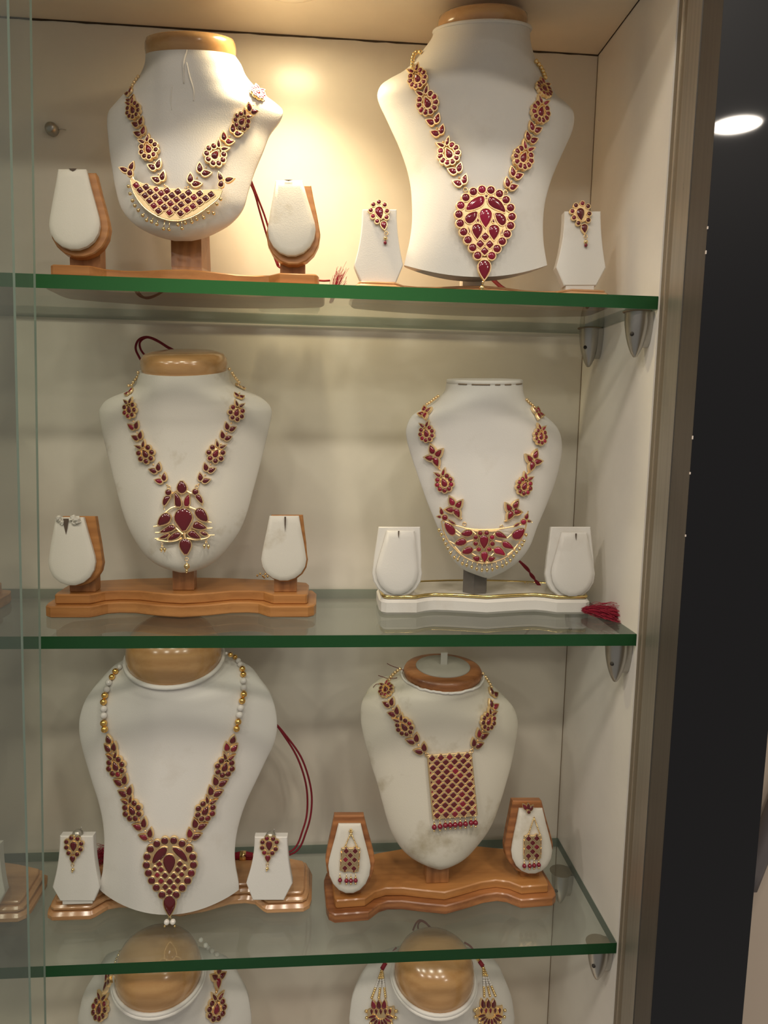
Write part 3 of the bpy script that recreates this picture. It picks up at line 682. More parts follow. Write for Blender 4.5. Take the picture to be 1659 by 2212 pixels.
class Neck:
    def __init__(s, S, name, label, crop, gm=None, category='necklace', fallback=None):
        s.S = S; s.ox, s.oy, s.s = crop; s.gm = gm or M['gem']
        c = S.root.location if fallback is None else fallback
        b = on_y(*s.px(*label[1]), S.y0-.03) if isinstance(label, tuple) else c
        s.root = empty(name, b, label[0], category, 'ruby necklaces' if category == 'necklace' else 'ruby earrings')
    def px(s, x, y): return (s.ox+x/s.s, s.oy+y/s.s)
    def cast(s, x, y, lift=0):
        px, py = s.px(x, y); d = ray(px, py).normalized(); h = s.S.bvh.ray_cast(CAM, d)
        if h[0] is None:
            h = s.S.bvh.find_nearest(on_y(px, py, s.S.y0-.005)); p, n = on_y(px, py, h[0].y), h[1]
        else: p, n = h[0], h[1]
        if n.dot(d) > 0: n = -n
        return p+n*lift, n
    def m(s, p): return (p-CAM).dot(FWD)/FPX/s.s
    def motif(s, kind, x, y, size, dx, dy):
        p, n = s.cast(x, y, .0008)
        q0 = on_plane(*s.px(x, y), p, n); L_ = math.hypot(dx, dy); q = on_plane(*s.px(x+dx/L_*10, y+dy/L_*10), p, n)-q0+p
        # keep steeply foreshortened pieces readable
        fr = Frame(p, n, q-p); k = size*s.m(p)
        me, gems = template(kind, s.gm)
        o = bpy.data.objects.new({'p': 'leaf_pair', 'q': 'four_leaf_motif', 't': 'three_leaf_motif', 'f': 'flower_motif'}[kind[0]], me)
        Mw = fr.M @ Matrix.Scale(k, 4); link(o, s.root, Mw)
        for g in gems: link(bpy.data.objects.new('gem', g), o, Mw)
        return o
    def chain(s, items, end=None):
        """items from the neck down: (kind, x, y, size)"""
        P = [(i[1], i[2]) for i in items]+([end] if end else [])
        for i, (kind, x, y, size) in enumerate(items):
            a = P[max(i-1, 0)]; b = P[min(i+1, len(P)-1)]
            s.motif(kind, x, y, size, a[0]-b[0], a[1]-b[1])
            if i+1 < len(P):
                b = P[i+1]; k2 = items[i+1][3] if i+1 < len(items) else 20
                L = math.hypot(b[0]-x, b[1]-y); h0 = size*(.48 if kind[0] == 'f' else .30); h1 = k2*(.32 if i+1 < len(items) and items[i+1][0][0] == 'f' else .1)
                t = min(.8, max(.35, (h0+(L-h0-h1)/2)/L)) if L > 0 else .5
                p, n = s.cast(x+(b[0]-x)*t, y+(b[1]-y)*t, .0012)
                ball('link', p, 7.5*s.m(p), M['gold'], s.root, 8)
        if end:
            p, n = s.cast(*end, .0014); s.ringlet(end[0], end[1], 13, p, n, s.root)
    def ringlet(s, x, y, r, p, n, parent, mat=None):
        r = r*s.m(p); P = []
        fr = Frame(p, n)
        for k in range(13):
            a = 2*math.pi*k/12; P.append(fr.w(r*math.cos(a), r*math.sin(a), 0))
        obj('jump_ring', *tube(P, r*.28, 5, False), mat or M['gold'], parent)
    def beads(s, pts, r, mat, name='chain', n=None):
        A = Acc(); L = cat(pts, 6); tot = [0]
        for a, b in zip(L, L[1:]): tot.append(tot[-1]+math.hypot(b[0]-a[0], b[1]-a[1]))
        n = n or max(2, int(tot[-1]/(1.8*r)))
        for i in range(n+1):
            t = tot[-1]*i/n; j = 0
            while j < len(tot)-2 and tot[j+1] < t: j += 1
            f = (t-tot[j])/max(1e-6, tot[j+1]-tot[j]); x = L[j][0]+(L[j+1][0]-L[j][0])*f; y = L[j][1]+(L[j+1][1]-L[j][1])*f
            p, nn = s.cast(x, y); q = s.m(p)*r; A.add(sphere(p+nn*q*.8, q, 8, 6))
        A.obj(name, mat, s.root)
    def bead(s, x, y, r, mat, parent=None, name='bead', lift=0, n=14):
        p, nn = s.cast(x, y); q = s.m(p)*r
        return ball(name, p+nn*(q*.95+lift), q, mat, parent or s.root, n)
class Pendant:
    """traced on a plane of its own that touches the bust at (x, y)"""
    def __init__(s, N, x, y, lift=.0008, bw=.0009, gm=None, lean=None, name='pendant', frame=None, z0=0, h=.0026, parent=None):
        s.N = N; s.A = Acc(); s.g = []; s.bw = bw; s.gm = gm or N.gm; s.h = h; s.name = name; s.parent = parent or N.root; s.extra = []
        if frame is None:
            p, n = N.cast(x, y, lift)
            if lean is not None: n = Vector((n.x*.6, n.y, lean*abs(n.y)))
            s.f = Frame(p, n)
        else: s.f = frame
        s.z0 = z0
    def uv(s, x, y): return s.f.uv(*s.N.px(x, y))
    def gem(s, pts, bw=None, dome=.0012, hh=0):
        P = ccw([s.uv(*p) for p in pts]); h = s.z0+s.h+hh
        s.A.add(bezel_vf(P, bw or s.bw, s.z0, h, .0007)); s.g.append((P, h-.0007, dome))
    def c(s, x, y, r, n=14): s.gem(circ(x, y, r, n))
    def t(s, x, y, w, h, ang): s.gem([(2*x-px+0 if False else px, 2*y-py) for px, py in tear(x, y, w, h, ang)])
    def d(s, x, y, r, k=1.0, rot=0):
        a = math.radians(rot); P = [(r, 0), (0, r*k), (-r, 0), (0, -r*k)]
        s.gem(chaikin([(x+px*math.cos(a)-py*math.sin(a), y+px*math.sin(a)+py*math.cos(a)) for px, py in P], 1, .12), dome=.0009)
    def p(s, pts, it=2): s.gem(chaikin(pts, it))
    def plate(s, pts, h=.0016, it=1, e=.0004):
        P = [s.uv(*p) for p in (chaikin(pts, it) if it else pts)]; s.A.add(prism(P, s.z0, s.z0+h, e))
    def wire(s, pts, r, z=None, it=5):
        P = [s.uv(*p) for p in cat(pts, it)]; z = s.z0+s.h*.5 if z is None else z
        s.A.add(tube([(u, v, z) for u, v in P], r, 6))
    def done(s):
        o = obj(s.name, s.A.V, s.A.F, M['gold'], s.parent, Mw=s.f.M, sharp=40)
        for P, z, h in s.g: obj('gem', *gem_vf(P, z, h), s.gm, o, Mw=s.f.M)
        s.o = o; return o
    def drop(s, x, y, r, mat, name='bead', z=.0012, n=12, stem=None):
        u, v = s.uv(x, y); k = s.N.m(s.f.o)*r; p = s.f.w(u, v, s.z0+z)
        o = ball(name, p, k, mat, s.o, n)
        if stem:
            u2, v2 = s.uv(*stem); obj('stem', *tube([s.f.w(u2, v2, s.z0+z), p], .00035, 5), M['bead'], s.o)
        return o
    def ringlet(s, x, y, r, z=.0012):
        u, v = s.uv(x, y); s.N.ringlet(x, y, r, s.f.w(u, v, s.z0+z), s.f.n, s.o)
def cordpart(root, pts, y, r=.0013, mat=None, name='cord', n=6):
    """pts: (px, py[, y])"""
    P = [on_y(q[0], q[1], q[2] if len(q) > 2 else y) for q in cat([(p[0], p[1], p[2] if len(p) > 2 else y) for p in pts], n)]
    return obj(name, *tube(P, r, 7), mat or M['cord'], root)
def tassel(root, base_, tip, spread, n, r=.00022, seed=1, lift=0, mat=None, zmin=None):
    random.seed(seed); A = Acc(); b = Vector(base_); t = Vector(tip); L = (t-b).length
    for i in range(n):
        rv = lambda k: Vector((random.gauss(0, 1), random.gauss(0, 1), random.gauss(0, 1)))*k
        o_ = rv(spread*.25); e = b+(t-b)*random.uniform(.75, 1.05)+rv(spread); mid = (b+e)/2+rv(spread*.5)+Vector((0, 0, lift))
        P = [b+o_, b+(mid-b)*.6+o_, mid+(e-mid)*.3, e]
        P = [Vector(q) for q in cat([tuple(q) for q in P], 2)]
        if zmin is not None: P = [Vector((q.x, min(q.y, D-.002), max(q.z, zmin))) for q in P]
        A.add(tube(P, r, 3, False))
    return A.obj('tassel', mat or M['silk'], root, kind='stuff')
# --- necklace A (fish shaped pendant)
N = Neck(SA, 'necklace', ('gold necklace with fish-shaped lattice pendant on the downlit bust, top shelf', (690, 1450)), (200, 60, 3.77), M['gem'])
N.beads([(380, 405), (345, 455), (318, 500)], 13, M['gold'])
N.chain([('pair', 306, 535, 92), ('pair', 318, 592, 88), ('flower8', 343, 680, 150), ('pair', 382, 785, 118), ('pair', 400, 862, 120), ('flower8', 468, 1000, 178), ('pair', 518, 1133, 128), ('pair', 552, 1232, 132)], (600, 1305))
N.chain([('flower8', 1340, 545, 140), ('pair', 1290, 670, 110), ('flower8', 1210, 765, 150), ('pair', 1160, 850, 120), ('pair', 1088, 915, 125), ('flower8', 998, 1045, 190), ('pair', 898, 1172, 135), ('pair', 822, 1258, 135)], (765, 1312))
P = Pendant(N, 690, 1430, .002, .0010, h=.0030)
P.plate([(312, 1236), (345, 1246), (400, 1270), (480, 1294), (600, 1312), (760, 1326), (900, 1330), (1020, 1326), (1058, 1322), (1050, 1352), (1030, 1388), (960, 1450), (860, 1520), (760, 1563), (680, 1576), (590, 1563), (500, 1523), (420, 1463), (360, 1388), (325, 1318)], .0022, 1)
P.wire([(312, 1245), (328, 1320), (362, 1390), (420, 1465), (500, 1525), (590, 1565), (680, 1578), (760, 1565), (860, 1522), (960, 1452), (1030, 1390), (1056, 1330)], .0007)
P.wire([(312, 1240), (345, 1246), (400, 1270), (480, 1294), (600, 1312), (760, 1326), (900, 1330), (1056, 1322)], .0005)
for L_ in ([(362, 1292), (442, 1307), (525, 1325), (612, 1337), (700, 1345), (787, 1352), (877, 1360), (970, 1367)], [(393, 1333), (477, 1347), (565, 1357), (652, 1374), (741, 1382), (830, 1390), (925, 1398)], [(434, 1376), (518, 1386), (602, 1400), (690, 1409), (783, 1418), (877, 1428)], [(470, 1417), (556, 1428), (641, 1440), (727, 1449), (823, 1462)], [(505, 1458), (592, 1470), (683, 1480), (773, 1490)], [(543, 1500), (633, 1513), (722, 1520)]):
    for x, y in L_: P.d(x, y, 31 if (x, y) != (525, 1325) else 24, .95, 8)
for s, (x0, y0), (x1, y1), (x2, y2) in ((1, (312, 1188), (258, 1163), (324, 1135)), (-1, (1050, 1277), (1042, 1220), (1118, 1244))):
    P.t(x0, y0, 40, 55, 10); 
    P.t(x1, y1, 34, 66, -65 if s == 1 else -18); P.t(x2, y2, 34, 66, 22 if s == 1 else 75)
P.plate([(300, 1200), (325, 1200), (345, 1245), (318, 1245)], .002, 0); P.plate([(1035, 1290), (1065, 1290), (1052, 1325), (1020, 1328)], .002, 0)
P.done()
for x, y in [(296, 1295), (308, 1355), (328, 1412), (346, 1453), (375, 1490), (411, 1532), (443, 1570), (483, 1582), (526, 1603), (580, 1640), (624, 1645), (697, 1607), (730, 1636), (757, 1592), (810, 1585), (850, 1562), (906, 1548), (945, 1505), (988, 1515), (1015, 1440), (1045, 1400)]:
    dx, dy = 690-x, 1380-y; L = math.hypot(dx, dy); k = 45 if y < 1620 else 75
    P.drop(x, y, 14, M['bead'], stem=(x+dx/L*k*.4, y+dy/L*k))
cordpart(N.root, [(528, 372, .135), (548, 412, .14), (562, 460, .145), (580, 520, .15), (600, 575, .15)], .14, .0011)
cordpart(N.root, [(533, 366, .137), (556, 425, .142), (573, 470, .147), (586, 515, .15), (602, 575, .15)], .14, .0011)
cordpart(N.root, [(600, 575, .15), (640, 598, .15), (690, 606, .135), (712, 606, .125)], .14, .0011)
a = Vector((on_y(715, 606, .12).x, .12, Z1+.003))
tassel(N.root, a, on_y(737, 590, .115), .0035, 55, .00018, 2, .002, None, Z1+.0005)
tassel(N.root, a, on_y(748, 576, .11), .002, 8, .00016, 3, .002, None, Z1+.0005)
# --- necklace B
N = Neck(SB, 'necklace', ('long gold necklace with big shield-shaped ruby pendant on the tall bust, top right', (790, 1450)), (780, 0, 2.9625), M['gemB'])
for pts in ([(388, 343), (366, 345), (350, 358), (342, 378), (337, 400), (334, 423), (333, 442)], [(1110, 400), (1126, 420), (1141, 440), (1152, 462), (1161, 485), (1168, 506)]):
    for x, y in pts: N.bead(x, y, 14, M['bead'])
N.chain([('flower9', 365, 510, 135), ('flower9', 426, 662, 150), ('pair', 468, 778, 102), ('pair', 497, 850, 102), ('flower9', 562, 992, 155), ('pair', 607, 1092, 104), ('pair', 640, 1168, 106)], (668, 1218))
N.chain([('flower9', 1160, 582, 130), ('flower9', 1138, 722, 145), ('pair', 1103, 828, 102), ('pair', 1078, 893, 102), ('flower9', 1028, 1015, 155), ('pair', 982, 1120, 104), ('pair', 948, 1190, 104)], (922, 1232))
P = Pendant(N, 790, 1430, .001, .0011, h=.0032)
RG = [(769, 1220), (826, 1224), (880, 1247), (922, 1286), (951, 1336), (960, 1393), (951, 1450), (929, 1503), (898, 1550), (865, 1597), (831, 1642), (742, 1640), (710, 1590), (680, 1541), (652, 1490), (630, 1435), (622, 1378), (634, 1321), (666, 1271), (714, 1234)]
P.plate(RG, .0024, 1)
for x, y in RG: P.c(x, y, 24)
P.p([(663, 1348), (688, 1300), (735, 1268), (778, 1260), (788, 1288), (772, 1322), (730, 1342), (690, 1352)], 1)
P.p([(924, 1370), (902, 1312), (870, 1280), (822, 1260), (806, 1282), (810, 1312), (840, 1338), (880, 1352)], 1)
P.p([(742, 1358), (737, 1395), (716, 1427), (685, 1440), (660, 1416), (664, 1390), (695, 1368)], 1)
P.p([(850, 1368), (900, 1372), (924, 1405), (920, 1440), (895, 1452), (868, 1427), (856, 1395)], 1)
P.t(793, 1402, 78, 122, 180); P.t(739, 1487, 66, 98, 180); P.t(846, 1494, 68, 98, 180)
for x, y in ((790, 1520), (758, 1567), (818, 1570), (786, 1612)): P.d(x, y, 26, 1.05)
P.p([(680, 1455), (692, 1480), (690, 1505)], 1); P.p([(905, 1465), (893, 1490), (895, 1510)], 1); P.p([(742, 1400), (752, 1425), (735, 1425)], 1); P.p([(842, 1405), (850, 1432), (833, 1425)], 1); P.p([(785, 1255), (808, 1255), (797, 1275)], 1)
P.t(785, 1732, 76, 124, 180); P.plate([(748, 1650), (825, 1650), (800, 1690), (770, 1690)], .0024, 0)
P.done(); P.drop(778, 1808, 9, M['bead'], 'drop'); P.drop(772, 1845, 17, M['bead'], stem=(780, 1795)); P.drop(772, 1868, 7, M['bead'])
cordpart(N.root, [(1060, 600, .14), (1080, 618, .13), (1090, 625, .12)], .13, .0022)
# earrings of stand B
def earring_flower(S_, fr, name, label, crop, ctr, pet, rp, low, ringp, drops, gm, cw, lw, loc):
    Nn = Neck(S_, name, (label, loc), crop, gm, 'earring')
    Pp = Pendant(Nn, 0, 0, frame=Frame(fr.w(*fr.uv(*Nn.px(*ctr)), .0009), fr.n, fr.v), bw=.0009, name='setting', h=.0026)
    Nn.root.location = Pp.f.o; W[Nn.root.name] = Matrix.Translation(Pp.f.o)
    Pp.plate(pet if len(pet) < 4 else sorted(pet, key=lambda q: math.atan2(q[1]-ctr[1], q[0]-ctr[0])), .0018, 1)
    Pp.t(ctr[0], ctr[1], cw[0], cw[1], 180-cw[2])
    for x, y in pet: Pp.c(x, y, rp, 12)
    Pp.t(low[0], low[1], lw[0], lw[1], 180-lw[2]); Pp.done(); Pp.ringlet(*ringp)
    for x, y, r_, m_ in drops: Pp.drop(x, y, r_, m_)
    return Nn, Pp
earring_flower(SB, fB1, 'earring', 'ruby flower earring on the white card left of the tall bust, top shelf', (740, 420, 10.056), (800, 420), [(785, 185), (912, 245), (962, 380), (950, 515), (748, 598), (657, 490), (610, 362), (665, 238)], 45, (893, 690), (948, 850, 38), [(930, 965, 42, M['bead']), (925, 1060, 38, M['redbead'])], M['gemB'], (170, 270, 14), (125, 175, 10), (800, 420))
earring_flower(SB, fB2, 'earring', 'ruby flower earring on the white card right of the tall bust, by the side panel', (780, 0, 2.9625), (1400, 1377), [(1412, 1307), (1447, 1326), (1455, 1373), (1449, 1413), (1386, 1433), (1358, 1398), (1347, 1357), (1370, 1320)], 13, (1425, 1468), (1434, 1515, 11), [(1436, 1550, 13, M['bead']), (1436, 1573, 11, M['redbead'])], M['gem'], (48, 78, 6), (38, 56, 5), (1400, 1400))
# --- necklace C (lotus)
N = Neck(SC_, 'necklace', ('gold necklace with lotus pendant and paired ruby birds on the ivory bust', (748, 1530)), (200, 720, 3.814), M['gem'])
N.beads([(384, 325), (355, 360), (325, 400), (303, 440)], 13, M['gold']); N.beads([(1128, 305), (1150, 345), (1178, 385), (1200, 415)], 13, M['gold'])
N.chain([('pair', 308, 495, 95), ('flower6', 318, 628, 142), ('pair', 350, 762, 112), ('pair', 383, 850, 112), ('flower6', 445, 990, 160), ('pair', 528, 1118, 118), ('pair', 575, 1202, 118)], (632, 1270))
N.chain([('pair', 1212, 450, 95), ('pair', 1203, 528, 95), ('flower6', 1180, 650, 145), ('pair', 1125, 775, 108), ('pair', 1090, 850, 110), ('flower6', 1015, 988, 158), ('pair', 956, 1115, 116), ('pair', 912, 1200, 116)], (860, 1262))
P = Pendant(N, 750, 1500, .001, .0010, h=.003)
for q in ([(735, 1208), (778, 1260), (776, 1300), (740, 1326), (704, 1300), (699, 1260)], [(600, 1340), (648, 1345), (632, 1370), (606, 1410), (590, 1422), (581, 1390)], [(868, 1325), (895, 1345), (911, 1396), (900, 1402), (870, 1372), (848, 1345)], [(679, 1310), (712, 1340), (731, 1380), (733, 1432), (685, 1427), (682, 1370)], [(801, 1325), (801, 1427), (760, 1427), (757, 1380), (775, 1345)],
          [(748, 1440), (800, 1460), (826, 1510), (810, 1562), (755, 1645), (700, 1577), (674, 1525), (695, 1465)], [(538, 1588), (550, 1530), (580, 1490), (620, 1480), (650, 1510), (636, 1555), (600, 1576)], [(842, 1470), (875, 1440), (915, 1450), (945, 1500), (953, 1553), (900, 1546), (860, 1512)],
          [(553, 1642), (600, 1610), (650, 1575), (692, 1600), (662, 1626), (610, 1641)], [(822, 1598), (850, 1545), (900, 1570), (948, 1606), (900, 1617), (860, 1611)], [(618, 1706), (650, 1665), (700, 1635), (734, 1650), (712, 1681), (670, 1701)], [(548, 1692), (590, 1665), (638, 1648), (612, 1686)], [(784, 1650), (825, 1620), (860, 1650), (897, 1691), (850, 1691), (805, 1676)], [(884, 1638), (920, 1634), (957, 1661), (920, 1669)],
          [(768, 1690), (806, 1710), (816, 1745), (801, 1790), (772, 1832), (735, 1790), (717, 1745), (730, 1705)]): P.p(q, 1)
P.c(628, 1312, 23); P.c(850, 1308, 23)
P.wire([(600, 1420), (590, 1440), (596, 1455)], .0006); P.wire([(905, 1395), (908, 1420)], .0006)
P.wire([(545, 1585), (505, 1592)], .0007); P.wire([(950, 1552), (982, 1558)], .0007); P.wire([(555, 1640), (518, 1642)], .0007); P.wire([(945, 1606), (988, 1603)], .0007); P.wire([(550, 1690), (515, 1690)], .0007); P.wire([(955, 1662), (1005, 1662)], .0007)
P.wire([(530, 1700), (620, 1715), (700, 1705), (735, 1680)], .0009); P.wire([(780, 1685), (850, 1700), (930, 1690), (970, 1670)], .0009)
P.wire([(600, 1480), (650, 1440), (690, 1430)], .0009); P.wire([(800, 1430), (835, 1445), (860, 1455)], .0009); P.wire([(640, 1345), (675, 1310), (700, 1300)], .0009); P.wire([(780, 1300), (805, 1315), (830, 1320)], .0009)
P.wire([(660, 1575), (690, 1605), (745, 1655)], .0010); P.wire([(835, 1570), (810, 1610), (765, 1655)], .0010); P.wire([(755, 1640), (765, 1690)], .0014)
P.done(); P.ringlet(777, 1860, 14)
P.drop(778, 1918, 24, M['bead'], stem=(777, 1880)); P.drop(776, 1953, 12, M['bead']); P.drop(776, 1970, 6, M['bead'])
for x, y, x2, y2 in ((568, 1780, 572, 1745), (596, 1780, 574, 1745), (922, 1750, 936, 1712), (955, 1755, 938, 1712)): P.drop(x, y, 13, M['bead'], stem=(x2, y2)); P.drop(x, y+18, 6, M['bead'])
P.ringlet(572, 1735, 9); P.ringlet(937, 1703, 9)
cordpart(N.root, [(345, 860, .172), (325, 815, .170), (312, 790, .167), (300, 770, .168), (293, 752, .17), (299, 735, .17), (315, 728, .17), (335, 733, .17), (360, 748, .170), (385, 765, .170), (396, 800, .172), (385, 855, .172)], .17, .0013)
cordpart(N.root, [(352, 860, .174), (338, 810, .172), (326, 780, .168), (311, 765, .168), (303, 752, .17), (303, 738, .172), (318, 729, .174), (340, 737, .174), (362, 751, .172), (388, 768, .172), (400, 802, .174), (390, 855, .174)], .17, .0012)
A = Acc()
for x, y in ((556, 1256), (562, 1252), (568, 1257), (573, 1253), (578, 1258), (584, 1255), (590, 1259), (571, 1260)):
    A.add(sphere(on_y(x, y, .150)+Vector((0, 0, 0)), .0014, 7, 6))
zz = min(v[2] for v in A.V); A.V = [Vector((v[0], v[1], v[2]-zz+Z2+.0228)) for v in A.V]; A.obj('clasp_chain', M['bead'], N.root)
# --- necklace D (crescent)
N = Neck(SD, 'necklace', ('gold necklace with openwork crescent pendant fringed with beads, middle shelf right', (668, 1330)), (860, 800, 3.607), M['gemB'])
N.beads([(318, 208), (285, 232), (252, 258), (228, 272)], 12, M['gold']); N.beads([(994, 232), (1015, 258), (1040, 278), (1056, 295)], 12, M['gold'])
N.chain([('quad', 216, 340, 135), ('flower8', 228, 488, 140), ('quad', 290, 668, 180), ('flower8', 363, 872, 158), ('quad', 446, 1068, 178)], (518, 1195))
N.chain([('quad', 1078, 345, 140), ('flower8', 1096, 512, 140), ('quad', 1040, 705, 172), ('flower8', 972, 898, 152), ('quad', 882, 1090, 172)], (803, 1218))
P = Pendant(N, 668, 1330, .0012, .0009, h=.0028)
for q in ([(358, 1183), (400, 1195), (436, 1225), (446, 1262), (430, 1287), (400, 1277), (371, 1237)], [(981, 1228), (981, 1265), (961, 1302), (925, 1322), (888, 1306), (888, 1265), (930, 1237)], [(485, 1278), (520, 1246), (560, 1242), (579, 1262), (568, 1286), (530, 1294)], [(850, 1306), (810, 1302), (768, 1296), (754, 1268), (768, 1252), (805, 1262)],
          [(438, 1352), (468, 1318), (505, 1306), (531, 1325), (524, 1352), (480, 1367)], [(904, 1388), (860, 1386), (820, 1376), (808, 1348), (822, 1326), (862, 1340)], [(492, 1424), (515, 1388), (552, 1370), (583, 1385), (575, 1418), (540, 1432)], [(838, 1442), (790, 1432), (750, 1422), (742, 1392), (770, 1372), (806, 1385)],
          [(388, 1163), (410, 1170), (448, 1196), (420, 1194)], [(946, 1190), (925, 1192), (898, 1216), (925, 1212)]): P.p(q, 1)
P.t(668, 1336, 66, 104, 180); P.t(671, 1452, 52, 84, 180); P.t(606, 1464, 40, 54, -75); P.t(728, 1466, 40, 54, 75)
for x, y in ((638, 1268), (688, 1266), (730, 1299), (733, 1350), (708, 1393), (628, 1393), (603, 1348), (603, 1299)): P.c(x, y, 17, 12)
P.t(337, 1098, 24, 46, -12); P.c(363, 1146, 20, 12); P.t(318, 1140, 14, 26, -80); P.t(1000, 1136, 24, 44, 18); P.c(975, 1180, 20, 12); P.t(1020, 1174, 14, 26, 95)
P.wire([(342, 1165), (400, 1190), (480, 1216), (560, 1234), (660, 1240), (780, 1235), (890, 1216), (990, 1190)], .0008)
P.wire([(338, 1170), (362, 1270), (418, 1362), (498, 1440), (590, 1486), (680, 1500), (780, 1480), (872, 1430), (942, 1340), (985, 1245), (998, 1190)], .0009)
for w_ in ([(330, 1085), (326, 1066)], [(1006, 1118), (1012, 1095)], [(312, 1140), (298, 1138)], [(1028, 1178), (1044, 1185)], [(445, 1240), (490, 1275)], [(440, 1265), (480, 1290)], [(575, 1250), (605, 1275)], [(530, 1335), (585, 1320)], [(580, 1400), (610, 1395)], [(575, 1425), (610, 1445)], [(760, 1262), (740, 1285)], [(805, 1335), (755, 1325)], [(745, 1400), (728, 1395)], [(745, 1425), (725, 1445)], [(890, 1270), (850, 1305)], [(440, 1352), (400, 1330)], [(905, 1388), (940, 1345)], [(560, 1240), (640, 1255)], [(690, 1250), (770, 1250)], [(640, 1480), (700, 1490)], [(850, 1435), (905, 1390)], [(490, 1425), (440, 1370)]): P.wire(w_, .0008)
P.done()
for x, y in [(318, 1242), (337, 1277), (353, 1316), (370, 1350), (387, 1383), (408, 1420), (437, 1455), (464, 1472), (500, 1502), (533, 1515), (572, 1530), (612, 1545), (652, 1552), (692, 1552), (733, 1548), (770, 1531), (812, 1521), (843, 1502), (873, 1477), (898, 1445), (922, 1415), (945, 1388), (965, 1358), (980, 1328), (996, 1280)]:
    dx, dy = 668-x, 1300-y; L = math.hypot(dx, dy)
    P.drop(x, y, 12.5, M['bead'], stem=(x+dx/L*22, y+dy/L*45)); P.drop(x, y+14, 5, M['bead'], n=8)
for k, dx in enumerate((0, 3, -3)):
    cordpart(N.root, [(1118, 1208, .12), (1138+dx, 1228, .125), (1150-dx, 1245, .13), (1160+dx, 1258, .132), (1166, 1266, .132)], .13, .0009)
cordpart(N.root, [(1166, 1264, .132), (1178, 1274, .135), (1230, 1290, .14), (1272, 1318, .10)], .13, .0012)
b_ = on_y(1176, 1270, .131)
A = Acc()
for k in range(5): A.add(sphere(b_+Vector((.0018*k, 0, -.0006*k)), .0024, 7, 6))
for x, y in ((1128, 1263), (1134, 1258), (1140, 1262), (1136, 1268), (1131, 1270)): A.add(sphere(on_y(x, y, .14), .0012, 6, 6))
A.obj('clasp_chain', M['bead'], N.root)
a = on_z(1262, 1318, Z2+.006); tassel(N.root, a, on_z(1346, 1333, Z2+.004), .0050, 320, .00022, 5, .003, None, Z2+.0004)
# --- necklace E (pearls)
N = Neck(SE, 'necklace', ('long necklace of pearls, gold beads and dark ruby shield pendant, lowest shelf left', (658, 1500)), (160, 1390, 3.19), M['gem'])
for x, y, r_, m_ in [(352, 148, 10, 'pearl'), (330, 168, 18, 'pearl'), (298, 203, 21, 'rich'), (274, 240, 21, 'rich'), (253, 277, 22, 'pearl'), (240, 320, 22, 'pearl'), (228, 360, 23, 'rich'), (219, 404, 23, 'rich'), (219, 449, 23, 'pearl'), (219, 494, 23, 'pearl'), (219, 543, 24, 'rich'), (225, 584, 24, 'rich'),
                     (1050, 75, 10, 'pearl'), (1079, 90, 17, 'rich'), (1104, 108, 17, 'rich'), (1127, 133, 19, 'pearl'), (1141, 158, 20, 'pearl'), (1154, 190, 21, 'rich'), (1160, 225, 21, 'rich'), (1161, 267, 22, 'pearl'), (1162, 310, 22, 'pearl'), (1160, 352, 23, 'rich'), (1150, 396, 23, 'rich'), (1142, 441, 23, 'pearl'), (1134, 488, 23, 'pearl'), (1124, 535, 23, 'rich'), (1115, 580, 23, 'rich')]:
    N.bead(x, y, r_, M[m_], None, 'pearl' if m_ == 'pearl' else 'bead', n=16)
N.chain([('trio', 258, 688, 114), ('flower7', 298, 835, 146), ('pair', 336, 942, 116), ('pair', 368, 1018, 116), ('flower7', 410, 1138, 148), ('pair', 467, 1242, 116), ('pair', 508, 1312, 112)], (530, 1350))
N.chain([('trio', 1082, 688, 112), ('flower7', 1037, 840, 144), ('pair', 998, 948, 116), ('pair', 965, 1018, 116), ('flower7', 905, 1140, 146), ('pair', 858, 1242, 116), ('pair', 820, 1310, 112)], (795, 1352))
P = Pendant(N, 660, 1530, .001, .0012, h=.0032)
RG = [(628, 1352), (690, 1350), (747, 1371), (796, 1409), (820, 1461), (825, 1517), (810, 1573), (785, 1625), (748, 1675), (706, 1722), (610, 1722), (571, 1672), (539, 1624), (517, 1572), (503, 1518), (508, 1461), (530, 1409), (574, 1372)]
P.plate(RG, .0024, 1)
for x, y in RG: P.c(x, y, 23)
P.p([(540, 1512), (550, 1460), (580, 1415), (620, 1394), (648, 1403), (632, 1450), (590, 1490)], 1); P.p([(676, 1398), (720, 1400), (760, 1430), (782, 1470), (786, 1502), (740, 1472), (700, 1435)], 1)
P.t(659, 1512, 82, 130, 180)
for x, y, r_ in ((590, 1510, 22), (732, 1510, 22), (560, 1545, 18), (603, 1550, 21), (717, 1550, 21), (765, 1540, 18), (577, 1585, 20), (630, 1590, 22), (690, 1593, 22), (745, 1582, 20), (603, 1627, 22), (663, 1632, 24), (718, 1625, 22), (632, 1667, 22), (690, 1668, 22), (660, 1702, 22)): P.d(x, y, r_)
P.t(661, 1798, 80, 138, 180); P.plate([(620, 1725), (700, 1725), (680, 1760), (640, 1760)], .0024, 0)
P.done(); P.drop(640, 1915, 20, M['pearl'], 'pearl', stem=(658, 1870)); P.drop(682, 1913, 20, M['pearl'], 'pearl', stem=(660, 1870)); P.drop(626, 1942, 8, M['bead']); P.drop(695, 1942, 8, M['bead'])
cordpart(N.root, [(585, 1550, .14), (606, 1578, .145), (640, 1632, .15), (660, 1690, .15), (664, 1745, .15), (655, 1790, .145), (630, 1838, .14), (560, 1850, .135), (530, 1848, .13)], .14, .0012)
cordpart(N.root, [(588, 1556, .138), (612, 1582, .147), (650, 1635, .152), (670, 1695, .153), (673, 1745, .152), (662, 1795, .148), (636, 1842, .142), (565, 1853, .137), (532, 1849, .13)], .14, .0012)
zb_ = Z3+.0235
